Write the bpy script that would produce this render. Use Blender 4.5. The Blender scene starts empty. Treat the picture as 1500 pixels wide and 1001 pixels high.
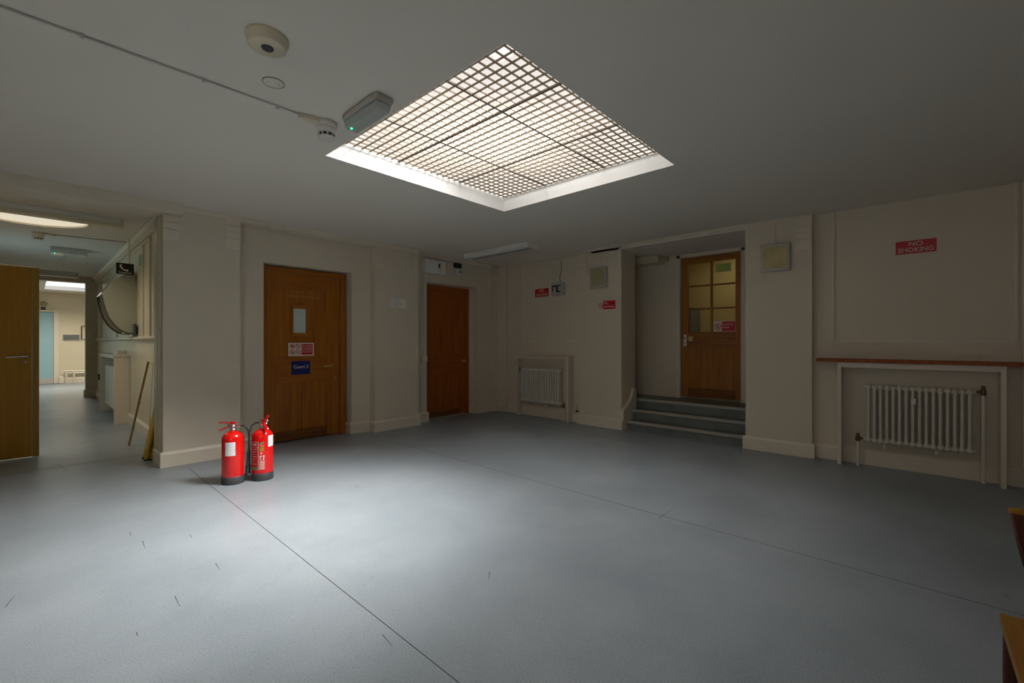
import bpy, bmesh, math, random
from mathutils import Matrix, Vector
random.seed(7)
S = bpy.context.scene
COL = S.collection
PI = math.pi
R90 = -PI / 2          # things on walls that face -X

# ------------------------------------------------------------------ camera
cd = bpy.data.cameras.new('camera')
cam = bpy.data.objects.new('camera', cd)
COL.objects.link(cam)
cd.sensor_width = 36.0
cd.lens = 36.0 * 650.0 / 1500.0
cd.clip_start = 0.05
cam.location = (0, 0, 1.25)
cam.rotation_euler = (PI / 2, 0, math.radians(42.55) - PI / 2)
S.camera = cam

# ------------------------------------------------------------------ world, colour management, lights
w = bpy.data.worlds.new('world')
S.world = w
w.use_nodes = True
w.node_tree.nodes['Background'].inputs[0].default_value = (0.55, 0.65, 0.8, 1)
w.node_tree.nodes['Background'].inputs[1].default_value = 0.02
S.view_settings.view_transform = 'Standard'
S.view_settings.look = 'None'
S.view_settings.gamma = 1.0
S.view_settings.exposure = 0.12
S.view_settings.use_curve_mapping = False

def area(name, loc, direction, sx, sy, power, color, spread, shape='RECTANGLE'):
    l = bpy.data.lights.new(name, 'AREA')
    l.shape = shape
    l.size = sx
    l.size_y = sy
    l.energy = power
    l.color = color
    l.spread = math.radians(spread)
    o = bpy.data.objects.new(name, l)
    COL.objects.link(o)
    o.location = loc
    o.rotation_euler = Vector(direction).to_track_quat('-Z', 'Y').to_euler()
    return o

area('skylight_daylight', (2.78, 1.96, 3.55), (-0.56, 0.42, -1.0), 0.9, 0.9, 165, (1.0, 0.985, 0.95), 56)
area('skylight_zenith', (2.43, 2.31, 3.62), (0, 0, -1), 1.3, 1.3, 92, (1.0, 0.99, 0.97), 108)
area('round_rooflight_daylight', (0.0, 7.6, 2.69), (0, 0, -1), 0.9, 0.9, 9, (1.0, 0.93, 0.78), 120, 'DISK')
area('far_rooflight_daylight', (0.55, 16.7, 2.72), (0, 0, -1), 2.2, 1.8, 130, (1.0, 0.95, 0.84), 140)
area('corridor_window_daylight', (-0.90, 9.7, 1.6), (1, 0, 0.15), 1.3, 1.1, 5, (0.6, 0.88, 1.0), 150)
area('lobby_ceiling_lamp', (7.6, 2.2, 2.85), (0, 0, -1), 0.6, 0.6, 2.9, (1.0, 0.86, 0.5), 170)
area('hall_fill_light', (-2.02, 0.2, 1.55), (1, 0.12, 0.04), 2.6, 1.3, 15, (1.0, 0.98, 0.94), 165)  # added fill from out of view, lifts the right wall

# ------------------------------------------------------------------ materials
def mat(name, col, rough=0.5, metal=0.0, var=0.0, scale=6.0, stretch=(1, 1, 1), col2=None, bump=0.0,
        bscale=60.0, spec=0.5, emit=None, estr=0.0, coat=0.0):
    m = bpy.data.materials.new(name)
    m.use_nodes = True
    nt = m.node_tree
    b = nt.nodes['Principled BSDF']
    b.inputs['Roughness'].default_value = rough
    b.inputs['Metallic'].default_value = metal
    b.inputs['Specular IOR Level'].default_value = spec
    b.inputs['Coat Weight'].default_value = coat
    b.inputs['Base Color'].default_value = (*col, 1)
    tc = nt.nodes.new('ShaderNodeTexCoord')
    mp = nt.nodes.new('ShaderNodeMapping')
    mp.inputs['Scale'].default_value = stretch
    nt.links.new(tc.outputs['Object'], mp.inputs['Vector'])
    if col2 is None and var > 0:
        col2 = tuple(c * (1 - var) for c in col)
    if col2 is not None:
        n = nt.nodes.new('ShaderNodeTexNoise')
        n.inputs['Scale'].default_value = scale
        n.inputs['Detail'].default_value = 6
        n.inputs['Roughness'].default_value = 0.6
        nt.links.new(mp.outputs[0], n.inputs['Vector'])
        r = nt.nodes.new('ShaderNodeValToRGB')
        r.color_ramp.elements[0].position = 0.32
        r.color_ramp.elements[1].position = 0.68
        r.color_ramp.elements[0].color = (*col2, 1)
        r.color_ramp.elements[1].color = (*col, 1)
        nt.links.new(n.outputs['Fac'], r.inputs['Fac'])
        nt.links.new(r.outputs['Color'], b.inputs['Base Color'])
    if bump > 0:
        n2 = nt.nodes.new('ShaderNodeTexNoise')
        n2.inputs['Scale'].default_value = bscale
        n2.inputs['Detail'].default_value = 3
        nt.links.new(mp.outputs[0], n2.inputs['Vector'])
        bp = nt.nodes.new('ShaderNodeBump')
        bp.inputs['Strength'].default_value = bump
        bp.inputs['Distance'].default_value = 0.01
        nt.links.new(n2.outputs['Fac'], bp.inputs['Height'])
        nt.links.new(bp.outputs[0], b.inputs['Normal'])
    if emit:
        b.inputs['Emission Color'].default_value = (*emit, 1)
        b.inputs['Emission Strength'].default_value = estr
    return m

def floor_mat():
    m = bpy.data.materials.new('vinyl_floor')
    m.use_nodes = True
    nt = m.node_tree
    L = nt.links.new
    N = nt.nodes.new
    b = nt.nodes['Principled BSDF']
    tc = N('ShaderNodeTexCoord')
    def noise(scale, detail, vec=None, rough=0.6):
        n = N('ShaderNodeTexNoise')
        n.inputs['Scale'].default_value = scale
        n.inputs['Detail'].default_value = detail
        n.inputs['Roughness'].default_value = rough
        L(vec or tc.outputs['Object'], n.inputs['Vector'])
        return n.outputs['Fac']
    def ramp(fac, p0, c0, p1, c1):
        r = N('ShaderNodeValToRGB')
        r.color_ramp.elements[0].position = p0
        r.color_ramp.elements[1].position = p1
        r.color_ramp.elements[0].color = (*c0, 1)
        r.color_ramp.elements[1].color = (*c1, 1)
        L(fac, r.inputs['Fac'])
        return r.outputs['Color']
    def mul(a, c, f=1.0):
        x = N('ShaderNodeMix')
        x.data_type = 'RGBA'
        x.blend_type = 'MULTIPLY'
        x.inputs[0].default_value = f
        L(a, x.inputs[6])
        L(c, x.inputs[7])
        return x.outputs[2]
    base = ramp(noise(1.3, 8), 0.35, (0.245, 0.278, 0.303), 0.65, (0.305, 0.338, 0.363))
    speck = ramp(noise(210, 2), 0.34, (0.34, 0.34, 0.34), 0.48, (1, 1, 1))
    mp = N('ShaderNodeMapping')
    mp.inputs['Rotation'].default_value = (0, 0, 0.7)
    mp.inputs['Scale'].default_value = (26, 1.6, 1)
    L(tc.outputs['Object'], mp.inputs['Vector'])
    scuff = ramp(noise(1.0, 3, mp.outputs[0], 0.5), 0.225, (0.40, 0.38, 0.35), 0.26, (1, 1, 1))
    mp2 = N('ShaderNodeMapping')
    mp2.inputs['Rotation'].default_value = (0, 0, -0.9)
    mp2.inputs['Scale'].default_value = (14, 2.4, 1)
    mp2.inputs['Location'].default_value = (3.1, 1.7, 0)
    L(tc.outputs['Object'], mp2.inputs['Vector'])
    scuff2 = ramp(noise(1.0, 3, mp2.outputs[0], 0.5), 0.215, (0.6, 0.58, 0.55), 0.24, (1, 1, 1))
    c = mul(mul(mul(base, speck, 0.75), scuff, 0.8), scuff2, 0.8)
    L(c, b.inputs['Base Color'])
    rr = N('ShaderNodeMapRange')
    rr.inputs[3].default_value = 0.22
    rr.inputs[4].default_value = 0.42
    L(noise(2.2, 6), rr.inputs[0])
    L(rr.outputs[0], b.inputs['Roughness'])
    b.inputs['Specular IOR Level'].default_value = 0.45
    bp = N('ShaderNodeBump')
    bp.inputs['Strength'].default_value = 0.12
    bp.inputs['Distance'].default_value = 0.004
    L(noise(120, 2), bp.inputs['Height'])
    L(bp.outputs[0], b.inputs['Normal'])
    return m

def wood_mat(name, c1, c2, axis='z', rough=0.38, seed=0.0):
    st = {'z': (9, 9, 0.55), 'x': (0.55, 9, 9), 'y': (9, 0.55, 9)}[axis]
    m = mat(name, c1, rough=rough, col2=c2, scale=3.0, stretch=st, bump=0.12, bscale=9.0, spec=0.4)
    return m

def clear_mix(name, col, tfrac, kind='glossy', estr=0.0):
    m = bpy.data.materials.new(name)
    m.use_nodes = True
    nt = m.node_tree
    nt.nodes.clear()
    out = nt.nodes.new('ShaderNodeOutputMaterial')
    mix = nt.nodes.new('ShaderNodeMixShader')
    t = nt.nodes.new('ShaderNodeBsdfTransparent')
    if kind == 'glossy':
        g = nt.nodes.new('ShaderNodeBsdfPrincipled')
        g.inputs['Base Color'].default_value = (*col, 1)
        g.inputs['Roughness'].default_value = 0.06
    else:
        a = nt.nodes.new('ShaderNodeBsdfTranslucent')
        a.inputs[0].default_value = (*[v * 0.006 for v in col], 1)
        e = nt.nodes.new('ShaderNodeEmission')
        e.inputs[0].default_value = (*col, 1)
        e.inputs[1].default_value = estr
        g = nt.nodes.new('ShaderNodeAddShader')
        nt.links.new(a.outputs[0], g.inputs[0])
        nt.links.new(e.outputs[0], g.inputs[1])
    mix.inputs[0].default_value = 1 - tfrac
    nt.links.new(t.outputs[0], mix.inputs[1])
    nt.links.new(g.outputs[0], mix.inputs[2])
    nt.links.new(mix.outputs[0], out.inputs[0])
    return m

def emis(name, col, s):
    m = bpy.data.materials.new(name)
    m.use_nodes = True
    nt = m.node_tree
    b = nt.nodes['Principled BSDF']
    b.inputs['Base Color'].default_value = (*[c * 0.6 for c in col], 1)
    b.inputs['Emission Color'].default_value = (*col, 1)
    b.inputs['Emission Strength'].default_value = s
    return m

M = dict(
    floor=floor_mat(),
    wall=mat('cream_wall_paint', (0.71, 0.625, 0.50), 0.55, var=0.05, scale=1.5, bump=0.06, bscale=45, spec=0.3),
    ceil=mat('ceiling_paint', (0.80, 0.75, 0.66), 0.6, var=0.03, scale=1.2, bump=0.04, bscale=50, spec=0.25),
    corr=mat('corridor_gloss_paint', (0.70, 0.62, 0.45), 0.28, var=0.06, scale=2, bump=0.05, bscale=12, spec=0.5),
    trim=mat('white_gloss_trim', (0.74, 0.655, 0.53), 0.4, var=0.06, scale=4, bump=0.04, bscale=25),
    bright=mat('white_reveal_paint', (0.84, 0.83, 0.81), 0.5, var=0.03, scale=3),
    rad=mat('white_radiator_enamel', (0.72, 0.67, 0.57), 0.38),
    woodv=wood_mat('oak_varnish_upright', (0.42, 0.142, 0.008), (0.29, 0.084, 0.004), 'z'),
    woodx=wood_mat('oak_varnish_level', (0.41, 0.135, 0.008), (0.28, 0.076, 0.004), 'x'),
    wood2v=wood_mat('red_oak_varnish_upright', (0.40, 0.108, 0.007), (0.26, 0.054, 0.003), 'z'),
    wood2x=wood_mat('red_oak_varnish_level', (0.38, 0.098, 0.007), (0.24, 0.05, 0.003), 'x'),
    wood3v=wood_mat('honey_oak_upright', (0.41, 0.155, 0.012), (0.29, 0.094, 0.007), 'z'),
    wood3x=wood_mat('honey_oak_level', (0.38, 0.14, 0.013), (0.20, 0.055, 0.005), 'x'),
    scuffw=wood_mat('scuffed_oak_kick', (0.25, 0.085, 0.008), (0.10, 0.03, 0.003), 'x', 0.5),
    ply=wood_mat('golden_ply', (0.50, 0.255, 0.012), (0.42, 0.19, 0.008), 'z', 0.35),
    plyedge=wood_mat('olive_ply_edge', (0.44, 0.27, 0.03), (0.36, 0.20, 0.02), 'z', 0.4),
    shelf=wood_mat('red_mahogany', (0.40, 0.095, 0.010), (0.24, 0.045, 0.006), 'y', 0.55),
    chair=wood_mat('worn_golden_beech', (0.42, 0.20, 0.02), (0.20, 0.075, 0.010), 'x', 0.35),
    chaird=wood_mat('dark_red_varnish', (0.11, 0.022, 0.006), (0.025, 0.006, 0.003), 'z', 0.35),
    red=mat('red_enamel', (0.72, 0.006, 0.004), 0.16, spec=0.5, coat=0.4),
    dred=mat('dark_red_label', (0.45, 0.004, 0.006), 0.4),
    sred=mat('sign_red', (0.55, 0.006, 0.014), 0.35),
    white=mat('white_plastic', (0.80, 0.78, 0.72), 0.4),
    paper=mat('white_paper', (0.82, 0.82, 0.82), 0.7, var=0.04, scale=40),
    swhite=mat('sign_white', (0.75, 0.66, 0.58), 0.4),
    grey=mat('grey_plastic', (0.50, 0.48, 0.43), 0.45, var=0.05, scale=20),
    cream=mat('cream_plastic', (0.72, 0.65, 0.47), 0.4, var=0.04, scale=12),
    dgrey=mat('dark_grey_plastic', (0.045, 0.045, 0.05), 0.5),
    black=mat('black_plastic', (0.012, 0.012, 0.013), 0.4),
    rubber=mat('black_rubber', (0.015, 0.015, 0.015), 0.5),
    chrome=mat('chrome', (0.75, 0.74, 0.72), 0.18, 1.0),
    brass=mat('dull_brass', (0.62, 0.46, 0.18), 0.4, 0.7),
    bronze=mat('old_brass_valve', (0.16, 0.12, 0.06), 0.45, 0.8),
    navy=mat('navy_sign', (0.004, 0.010, 0.13), 0.4),
    green=mat('green_label', (0.06, 0.28, 0.10), 0.5),
    gsign=mat('faded_green_sign', (0.20, 0.36, 0.24), 0.5),
    ysign=mat('yellow_green_sticker', (0.40, 0.50, 0.09), 0.5),
    gold=mat('gold_leaf', (0.46, 0.24, 0.05), 0.45),
    olive=mat('gold_badge', (0.40, 0.22, 0.01), 0.45),
    yellow=mat('yellow_plastic', (0.72, 0.45, 0.01), 0.4, var=0.2, scale=8),
    stair=mat('grey_stair_vinyl', (0.20, 0.215, 0.20), 0.5, var=0.35, scale=5, bump=0.05),
    nosing=mat('pale_nosing', (0.46, 0.44, 0.38), 0.45, var=0.1, scale=9),
    seam=mat('floor_seam_dirt', (0.06, 0.06, 0.06), 0.7),
    pane=mat('obscured_glass', (0.42, 0.49, 0.44), 0.25, var=0.06, scale=3, stretch=(3, 3, 0.6), emit=(0.75, 0.9, 0.8), estr=0.03),
    clear=clear_mix('clear_glass', (0.05, 0.05, 0.05), 0.86),
    perspex=clear_mix('clear_lamp_cover', (0.5, 0.53, 0.52), 0.45),
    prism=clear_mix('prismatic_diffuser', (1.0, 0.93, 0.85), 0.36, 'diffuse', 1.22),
    louvre=mat('shaded_louvre_plastic', (0.22, 0.175, 0.125), 0.6, spec=0.1),  # bars coloured brown for the shade on their underside
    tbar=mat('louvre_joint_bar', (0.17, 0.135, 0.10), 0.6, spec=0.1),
    sky=emis('sky_glazing', (1.0, 0.97, 0.93), 0.9),
    shaft=mat('dark_shaft_render', (0.10, 0.092, 0.08), 0.8, var=0.2, scale=2),  # wall colour darkened to cut bounced light behind the louvres
    oval=emis('round_glazing', (1.0, 0.90, 0.70), 0.62),
    fsky=emis('far_glazing', (0.95, 0.96, 1.0), 0.9),
    led=emis('green_led', (0.02, 1.0, 0.35), 3.0),
    hood=mat('smoked_acrylic_hood', (0.40, 0.40, 0.31), 0.14, spec=0.6, coat=0.3),
    hoodr=mat('hood_rim', (0.10, 0.085, 0.045), 0.4),
    blue=mat('pale_blue_door_paint', (0.33, 0.52, 0.56), 0.45, var=0.04, scale=2),
    lobby=mat('yellow_cream_paint', (0.72, 0.60, 0.30), 0.6, var=0.05, scale=2),
    slate=mat('blue_grey_locker', (0.20, 0.22, 0.26), 0.4),
    lens=mat('gold_lens', (0.56, 0.47, 0.22), 0.35, 0.1, var=0.35, scale=7),
    speaker=mat('khaki_grille', (0.40, 0.36, 0.20), 0.6, var=0.1, scale=60),
    pole=wood_mat('pale_pole_wood', (0.42, 0.28, 0.08), (0.33, 0.2, 0.05), 'z', 0.5),
    rust=mat('dirty_crack', (0.25, 0.17, 0.10), 0.8),
)

# ------------------------------------------------------------------ mesh builder
class MB:
    def __init__(s):
        s.v = []
        s.f = []
        s.sm = []
    def add(s, vs, fs, smooth=False):
        o = len(s.v)
        s.v += [tuple(p) for p in vs]
        for f in fs:
            s.f.append([i + o for i in f])
            s.sm.append(smooth)
        return s
    def box(s, x0, x1, y0, y1, z0, z1):
        x0, x1 = min(x0, x1), max(x0, x1)
        y0, y1 = min(y0, y1), max(y0, y1)
        z0, z1 = min(z0, z1), max(z0, z1)
        v = [(x0, y0, z0), (x1, y0, z0), (x1, y1, z0), (x0, y1, z0), (x0, y0, z1), (x1, y0, z1), (x1, y1, z1), (x0, y1, z1)]
        return s.add(v, [(0, 3, 2, 1), (4, 5, 6, 7), (0, 1, 5, 4), (1, 2, 6, 5), (2, 3, 7, 6), (3, 0, 4, 7)])
    def prism(s, poly, axis, a, b):
        def P(p, t):
            if axis == 'z': return (p[0], p[1], t)
            if axis == 'y': return (p[0], t, p[1])
            return (t, p[0], p[1])
        n = len(poly)
        vs = [P(p, a) for p in poly] + [P(p, b) for p in poly]
        fs = [list(range(n))[::-1], list(range(n, 2 * n))]
        fs += [(i, (i + 1) % n, n + (i + 1) % n, n + i) for i in range(n)]
        return s.add(vs, fs)
    def tube(s, pts, r, seg=12, cap=True, flat=1.0):
        pts = [Vector(p) for p in pts]
        rs = r if isinstance(r, (list, tuple)) else [r] * len(pts)
        vs = []
        prev = None
        for i, p in enumerate(pts):
            d = (pts[min(i + 1, len(pts) - 1)] - pts[max(i - 1, 0)]).normalized()
            if prev is None:
                up = Vector((0, 0, 1)) if abs(d.z) < 0.9 else Vector((0, 1, 0))
                a = d.cross(up).normalized()
            else:
                a = (prev - d * prev.dot(d)).normalized()
            prev = a
            b = d.cross(a)
            for k in range(seg):
                t = 2 * PI * k / seg
                vs.append(p + a * math.cos(t) * rs[i] + b * math.sin(t) * rs[i] * flat)
        fs = []
        for i in range(len(pts) - 1):
            for k in range(seg):
                k2 = (k + 1) % seg
                fs.append((i * seg + k, i * seg + k2, (i + 1) * seg + k2, (i + 1) * seg + k))
        s.add(vs, fs, True)
        if cap:
            n = len(pts)
            s.add(vs[:seg], [list(range(seg))[::-1]])
            s.add(vs[(n - 1) * seg:], [list(range(seg))])
        return s
    def lathe(s, prof, seg=32, c=(0, 0, 0), axis='z', smooth=True, sx=1.0, sy=1.0):
        vs = []
        for (r, h) in prof:
            for k in range(seg):
                t = 2 * PI * k / seg
                a, b = r * math.cos(t) * sx, r * math.sin(t) * sy
                p = {'z': (a, b, h), 'y': (a, h, b), 'x': (h, a, b)}[axis]
                vs.append((p[0] + c[0], p[1] + c[1], p[2] + c[2]))
        fs = []
        n = len(prof)
        for i in range(n - 1):
            for k in range(seg):
                k2 = (k + 1) % seg
                q = (i * seg + k, i * seg + k2, (i + 1) * seg + k2, (i + 1) * seg + k)
                fs.append(q if axis != 'y' else q[::-1])
        s.add(vs, fs, smooth)
        if prof[0] == prof[-1]: return s
        if prof[0][0] > 1e-6: s.add(vs[:seg], [list(range(seg))[::-1]])
        if prof[-1][0] > 1e-6: s.add(vs[(n - 1) * seg:], [list(range(seg))])
        return s
    def ring(s, cx, cz, r0, r1, y0, y1, seg=28):
        # flat ring lying on an XZ face
        vs = []
        for k in range(seg):
            t = 2 * PI * k / seg
            for r, y in ((r0, y0), (r1, y0), (r1, y1), (r0, y1)):
                vs.append((cx + r * math.cos(t), y, cz + r * math.sin(t)))
        fs = []
        for k in range(seg):
            a, b = 4 * k, 4 * ((k + 1) % seg)
            for j in range(4):
                j2 = (j + 1) % 4
                fs.append((a + j, a + j2, b + j2, b + j))
        return s.add(vs, fs)
    def bar(s, cx, cz, L, wd, ang, y0, y1):
        # slanted flat bar on an XZ face
        c, n = math.cos(ang), math.sin(ang)
        pts = []
        for a, b in ((-L / 2, -wd / 2), (L / 2, -wd / 2), (L / 2, wd / 2), (-L / 2, wd / 2)):
            pts.append((cx + a * c - b * n, cz + a * n + b * c))
        return s.prism(pts, 'y', y0, y1)
    def build(s, name, material, parent=None, bevel=0.0, loc=None, rot=None):
        me = bpy.data.meshes.new(name)
        me.from_pydata(s.v, [], s.f)
        me.polygons.foreach_set('use_smooth', s.sm)
        bm = bmesh.new()
        bm.from_mesh(me)
        bmesh.ops.remove_doubles(bm, verts=bm.verts, dist=1e-6) if bevel else None
        bmesh.ops.recalc_face_normals(bm, faces=bm.faces)
        bm.to_mesh(me)
        bm.free()
        me.materials.append(M[material])
        o = bpy.data.objects.new(name, me)
        COL.objects.link(o)
        if parent: o.parent = parent
        if loc: o.location = loc
        if rot: o.rotation_euler = rot
        if bevel:
            md = o.modifiers.new('bevel', 'BEVEL')
            md.width = bevel
            md.segments = 2
            md.limit_method = 'ANGLE'
        return o

def tag(o, label, cat, group=None, kind=None):
    o['label'] = label
    o['category'] = cat
    if group: o['group'] = group
    if kind: o['kind'] = kind
    return o

def thing(name, label, cat, loc=(0, 0, 0), rz=0.0, group=None, kind=None, rot=None):
    o = bpy.data.objects.new(name, None)
    o.empty_display_size = 0.1
    COL.objects.link(o)
    o.location = loc
    o.rotation_euler = rot or (0, 0, rz)
    return tag(o, label, cat, group, kind)

def struct(name, mb, material, bevel=0.0):
    o = mb.build(name, material, None, bevel)
    o['kind'] = 'structure'
    return o

def kids(o):
    return [c for c in bpy.data.objects if c.parent == o]

def dup(root, loc, rz=None, label=None):
    r = root.copy()
    COL.objects.link(r)
    r.location = loc
    if rz is not None: r.rotation_euler = (0, 0, rz)
    if label: r['label'] = label
    for ch in kids(root):
        c = ch.copy()
        COL.objects.link(c)
        c.parent = r
        for g in kids(ch):
            d = g.copy()
            COL.objects.link(d)
            d.parent = c
    return r

def text_mb(s, size, x=0, y=0, z=0, align='CENTER', ext=0.0006, sx=1.0, bold=0.0, spacing=1.0):
    # lettering standing on an XZ face at depth y, facing -Y
    cu = bpy.data.curves.new('lettering', 'FONT')
    cu.body = s
    cu.size = size
    cu.align_x = align
    cu.align_y = 'CENTER'
    cu.extrude = ext
    cu.offset = bold
    cu.space_character = spacing
    cu.resolution_u = 3
    o = bpy.data.objects.new('lettering', cu)
    COL.objects.link(o)
    dg = bpy.context.evaluated_depsgraph_get()
    dg.update()
    me = bpy.data.meshes.new_from_object(o.evaluated_get(dg))
    mb = MB()
    mb.add([(x + v.co.x * sx, y - v.co.z, z + v.co.y) for v in me.vertices], [list(p.vertices) for p in me.polygons])
    bpy.data.objects.remove(o)
    bpy.data.curves.remove(cu)
    bpy.data.meshes.remove(me)
    return mb

# ------------------------------------------------------------------ measurements
ZC = 2.62                     # hall ceiling
ZK = 2.70                     # corridor ceiling
YA, YP = 5.66, 5.52           # back wall, its pilasters
XB, XP = 5.77, 5.67           # right wall, its pillars
HX0, HX1, HY0, HY1 = 1.475, 3.385, 1.395, 3.22     # opening of the skylight

# ------------------------------------------------------------------ setting
struct('floor', MB().box(-2.3, 9.0, -2.8, 19.3, -0.12, 0.0), 'floor')

c = MB()
c.box(-2.3, HX0, -2.8, 5.86, ZC, 2.755).box(HX1, 6.0, -2.8, 5.86, ZC, 2.755)
c.box(HX0, HX1, -2.8, HY0, ZC, 2.755).box(HX0, HX1, HY1, 5.86, ZC, 2.755)
struct('ceiling', c, 'ceil')
c = MB()
c.box(-2.3, -0.5, 5.86, 14.0, ZK, 2.85).box(0.5, 1.3, 5.86, 14.0, ZK, 2.85)
c.box(-0.5, 0.5, 5.86, 7.1, ZK, 2.85).box(-0.5, 0.5, 8.1, 14.0, ZK, 2.85)
# square trimmed to the round opening
seg = 48
for q in range(4):
    arc = [(0.5 * math.cos(q * PI / 2 + t * PI / 2 / 12), 7.6 + 0.5 * math.sin(q * PI / 2 + t * PI / 2 / 12)) for t in range(13)]
    cx, cy = [(0.5, 8.1), (-0.5, 8.1), (-0.5, 7.1), (0.5, 7.1)][q]
    c.prism([(cx, cy)] + arc[::-1], 'z', ZK, 2.85)
c.box(-2.3, 3.0, 14.0, 15.3, ZK, 2.85).box(-2.3, 3.0, 17.75, 19.0, ZK, 2.85)
c.box(-2.3, 0.28, 15.3, 17.75, ZK, 2.85).box(1.3, 3.0, 15.3, 17.75, ZK, 2.85)
struct('ceiling_corridor', c, 'ceil')
struct('ceiling_lobby', MB().box(6.0, 9.0, 1.0, 3.8, 2.95, 3.05), 'lobby')

# back wall with two doorways and pilasters
D1 = (1.862, 2.955, 2.18)     # doorway of the panelled court door
D2 = (4.20, 5.262, 2.18)
b = MB()
b.box(1.05, D1[0], YA, 5.86, 0, ZC).box(D1[0], D1[1], YA, 5.86, D1[2], ZC).box(D1[1], D2[0], YA, 5.86, 0, ZC)
b.box(D2[0], D2[1], YA, 5.86, D2[2], ZC).box(D2[1], 6.0, YA, 5.86, 0, ZC)
b.box(0.90, 1.578, YP, 5.88, 0, ZC).box(3.228, 3.945, YP, YA, 0, ZC)
b.box(5.60, XB, 5.63, YA, 0, ZC)
b.box(D1[0] - .05, D1[1] + .05, 5.86, 5.95, 0, ZC).box(D2[0] - .05, D2[1] + .05, 5.86, 5.95, 0, ZC)
b.box(-2.3, -0.95, YA, 5.86, 0, ZC)
struct('wall_back', b, 'wall')
# right wall, pillars and the alcove with steps
r = MB()
r.box(XB, 6.0, -2.8, 0.846, 0, ZC).box(XP, 6.85, 0.846, 1.498, 0, ZC + .05)
r.box(XP, 6.08, 3.105, 3.822, 0, ZC).box(XB, 6.0, 3.822, 5.86, 0, ZC)
r.box(5.74, XB, 5.40, 5.63, 0, ZC)
r.box(6.08, 6.85, 3.55, 3.75, 0, ZC)
r.box(6.66, 6.86, 2.69, 3.55, 0, ZC).box(6.66, 6.86, 1.498, 1.775, 0, ZC).box(6.66, 6.86, 1.775, 2.69, 2.525, ZC)
struct('wall_right', r, 'wall')
struct('ceiling_alcove', MB().box(XP, 6.85, 1.498, 3.6, 2.56, ZC + .1), 'ceil')
# unseen walls that close the hall
struct('wall_left', MB().box(-2.3, -2.1, -2.8, 5.66, 0, ZC), 'wall')
struct('wall_front', MB().box(-2.3, 6.0, -2.8, -2.6, 0, ZC), 'wall')
# corridor
k = MB()
k.box(1.05, 1.25, 5.88, 13.8, 0, ZK)
struct('wall_corridor_right', k, 'corr')
k = MB()
k.box(-1.15, -0.95, 5.86, 9.0, 0, ZK).box(-1.15, -0.95, 10.4, 14, 0, ZK).box(-1.15, -0.95, 9.0, 10.4, 0, 1.0).box(-1.15, -0.95, 9.0, 10.4, 2.2, ZK)
struct('wall_corridor_left', k, 'corr')
k = MB()
k.box(0.865, 1.25, 13.8, 14.0, 0, ZK).box(-1.0, 0.865, 13.8, 14.0, 2.565, ZK).box(-1.0, -0.6, 13.8, 14.0, 0, 2.565)
struct('wall_corridor_end', k, 'corr')
k = MB()
k.box(-1.6, 3.0, 18.82, 19.0, 0, ZK).box(-1.6, -1.4, 14.0, 18.82, 0, ZK).box(2.4, 2.6, 14.0, 18.82, 0, ZK).box(1.25, 2.6, 13.9, 14.0, 0, ZK)
struct('wall_far', k, 'corr')
k = MB()
k.box(8.3, 8.5, 1.0, 3.8, 0.2, 2.95).box(6.86, 8.3, 1.0, 1.15, 0.2, 2.95).box(6.86, 8.3, 3.65, 3.8, 0.2, 2.95).box(6.86, 6.9, 1.0, 3.8, 2.62, 2.95)
struct('wall_lobby', k, 'lobby')
struct('floor_lobby', MB().box(6.66, 8.5, 1.0, 3.8, 0.2, 0.40), 'stair')
# beam over the corridor mouth
struct('trim_1', MB().box(-2.3, 1.048, 5.42, 5.76, 2.515, 2.75), 'trim', 0.004)

# mouldings at the top of the walls
t = MB()
for x0, x1, y in ((1.05, 3.95, YP),):
    t.prism([(y - .035, ZC), (y - .035, ZC - .012), (y - .02, ZC - .022), (y - .012, ZC - .045), (y + .02, ZC - .055), (YA, ZC - .055), (YA, ZC)], 'x', x0, x1)
t.prism([(YA - .03, ZC), (YA - .03, ZC - .015), (YA - .012, ZC - .05), (YA, ZC - .05), (YA, ZC)], 'x', 3.95, XB)
struct('trim_2', t, 'trim')
t = MB()
t.prism([(XP - .02, ZC), (XP - .02, ZC - .015), (XP - .006, ZC - .03), (XP, ZC - .03), (XP, ZC)], 'y', 3.09, 3.83)
t.box(XP, 6.09, 3.085, 3.105, 2.545, 2.575)
t.box(XP - .012, XP + .03, 1.46, 3.10, 2.575, ZC).box(XP - .02, XP + .03, 1.46, 3.10, 2.60, ZC)
t.prism([(XB - .02, ZC), (XB - .02, ZC - .012), (XB, ZC - .03), (XB, ZC)], 'y', 3.82, 5.63)
struct('trim_3', t, 'trim')

# capital blocks on the pilaster edges
def capital(x0, x1, yf, z0=2.255, z1=2.575, axis='x'):
    m = MB()
    zs = [z0, z0 + .115, z0 + .12, z0 + .185, z0 + .19, z0 + .25, z0 + .255, z1]
    for i in range(0, 8, 2):
        if axis == 'x': m.box(x0, x1, yf - .010, yf, zs[i], zs[i + 1])
        else: m.box(yf - .010, yf, x0, x1, zs[i], zs[i + 1])
    return m
caps = MB()
for a in (capital(.898, 1.03, YP), capital(1.44, 1.58, YP), capital(3.226, 3.34, YP), capital(3.84, 3.947, YP), capital(5.61, 5.76, 5.63, 2.33),
          capital(.985, .846, XP, 2.235, 2.57, 'y'), capital(1.498, 1.46, XP, 2.18, 2.57, 'y'), capital(3.15, 3.107, XP, 2.30, 2.58, 'y'), capital(3.68, 3.822, XP, 2.26, 2.58, 'y')):
    o = len(caps.v)
    caps.v += a.v
    caps.f += [[i + o for i in f] for f in a.f]
    caps.sm += a.sm
struct('trim_4', caps, 'trim')

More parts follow.
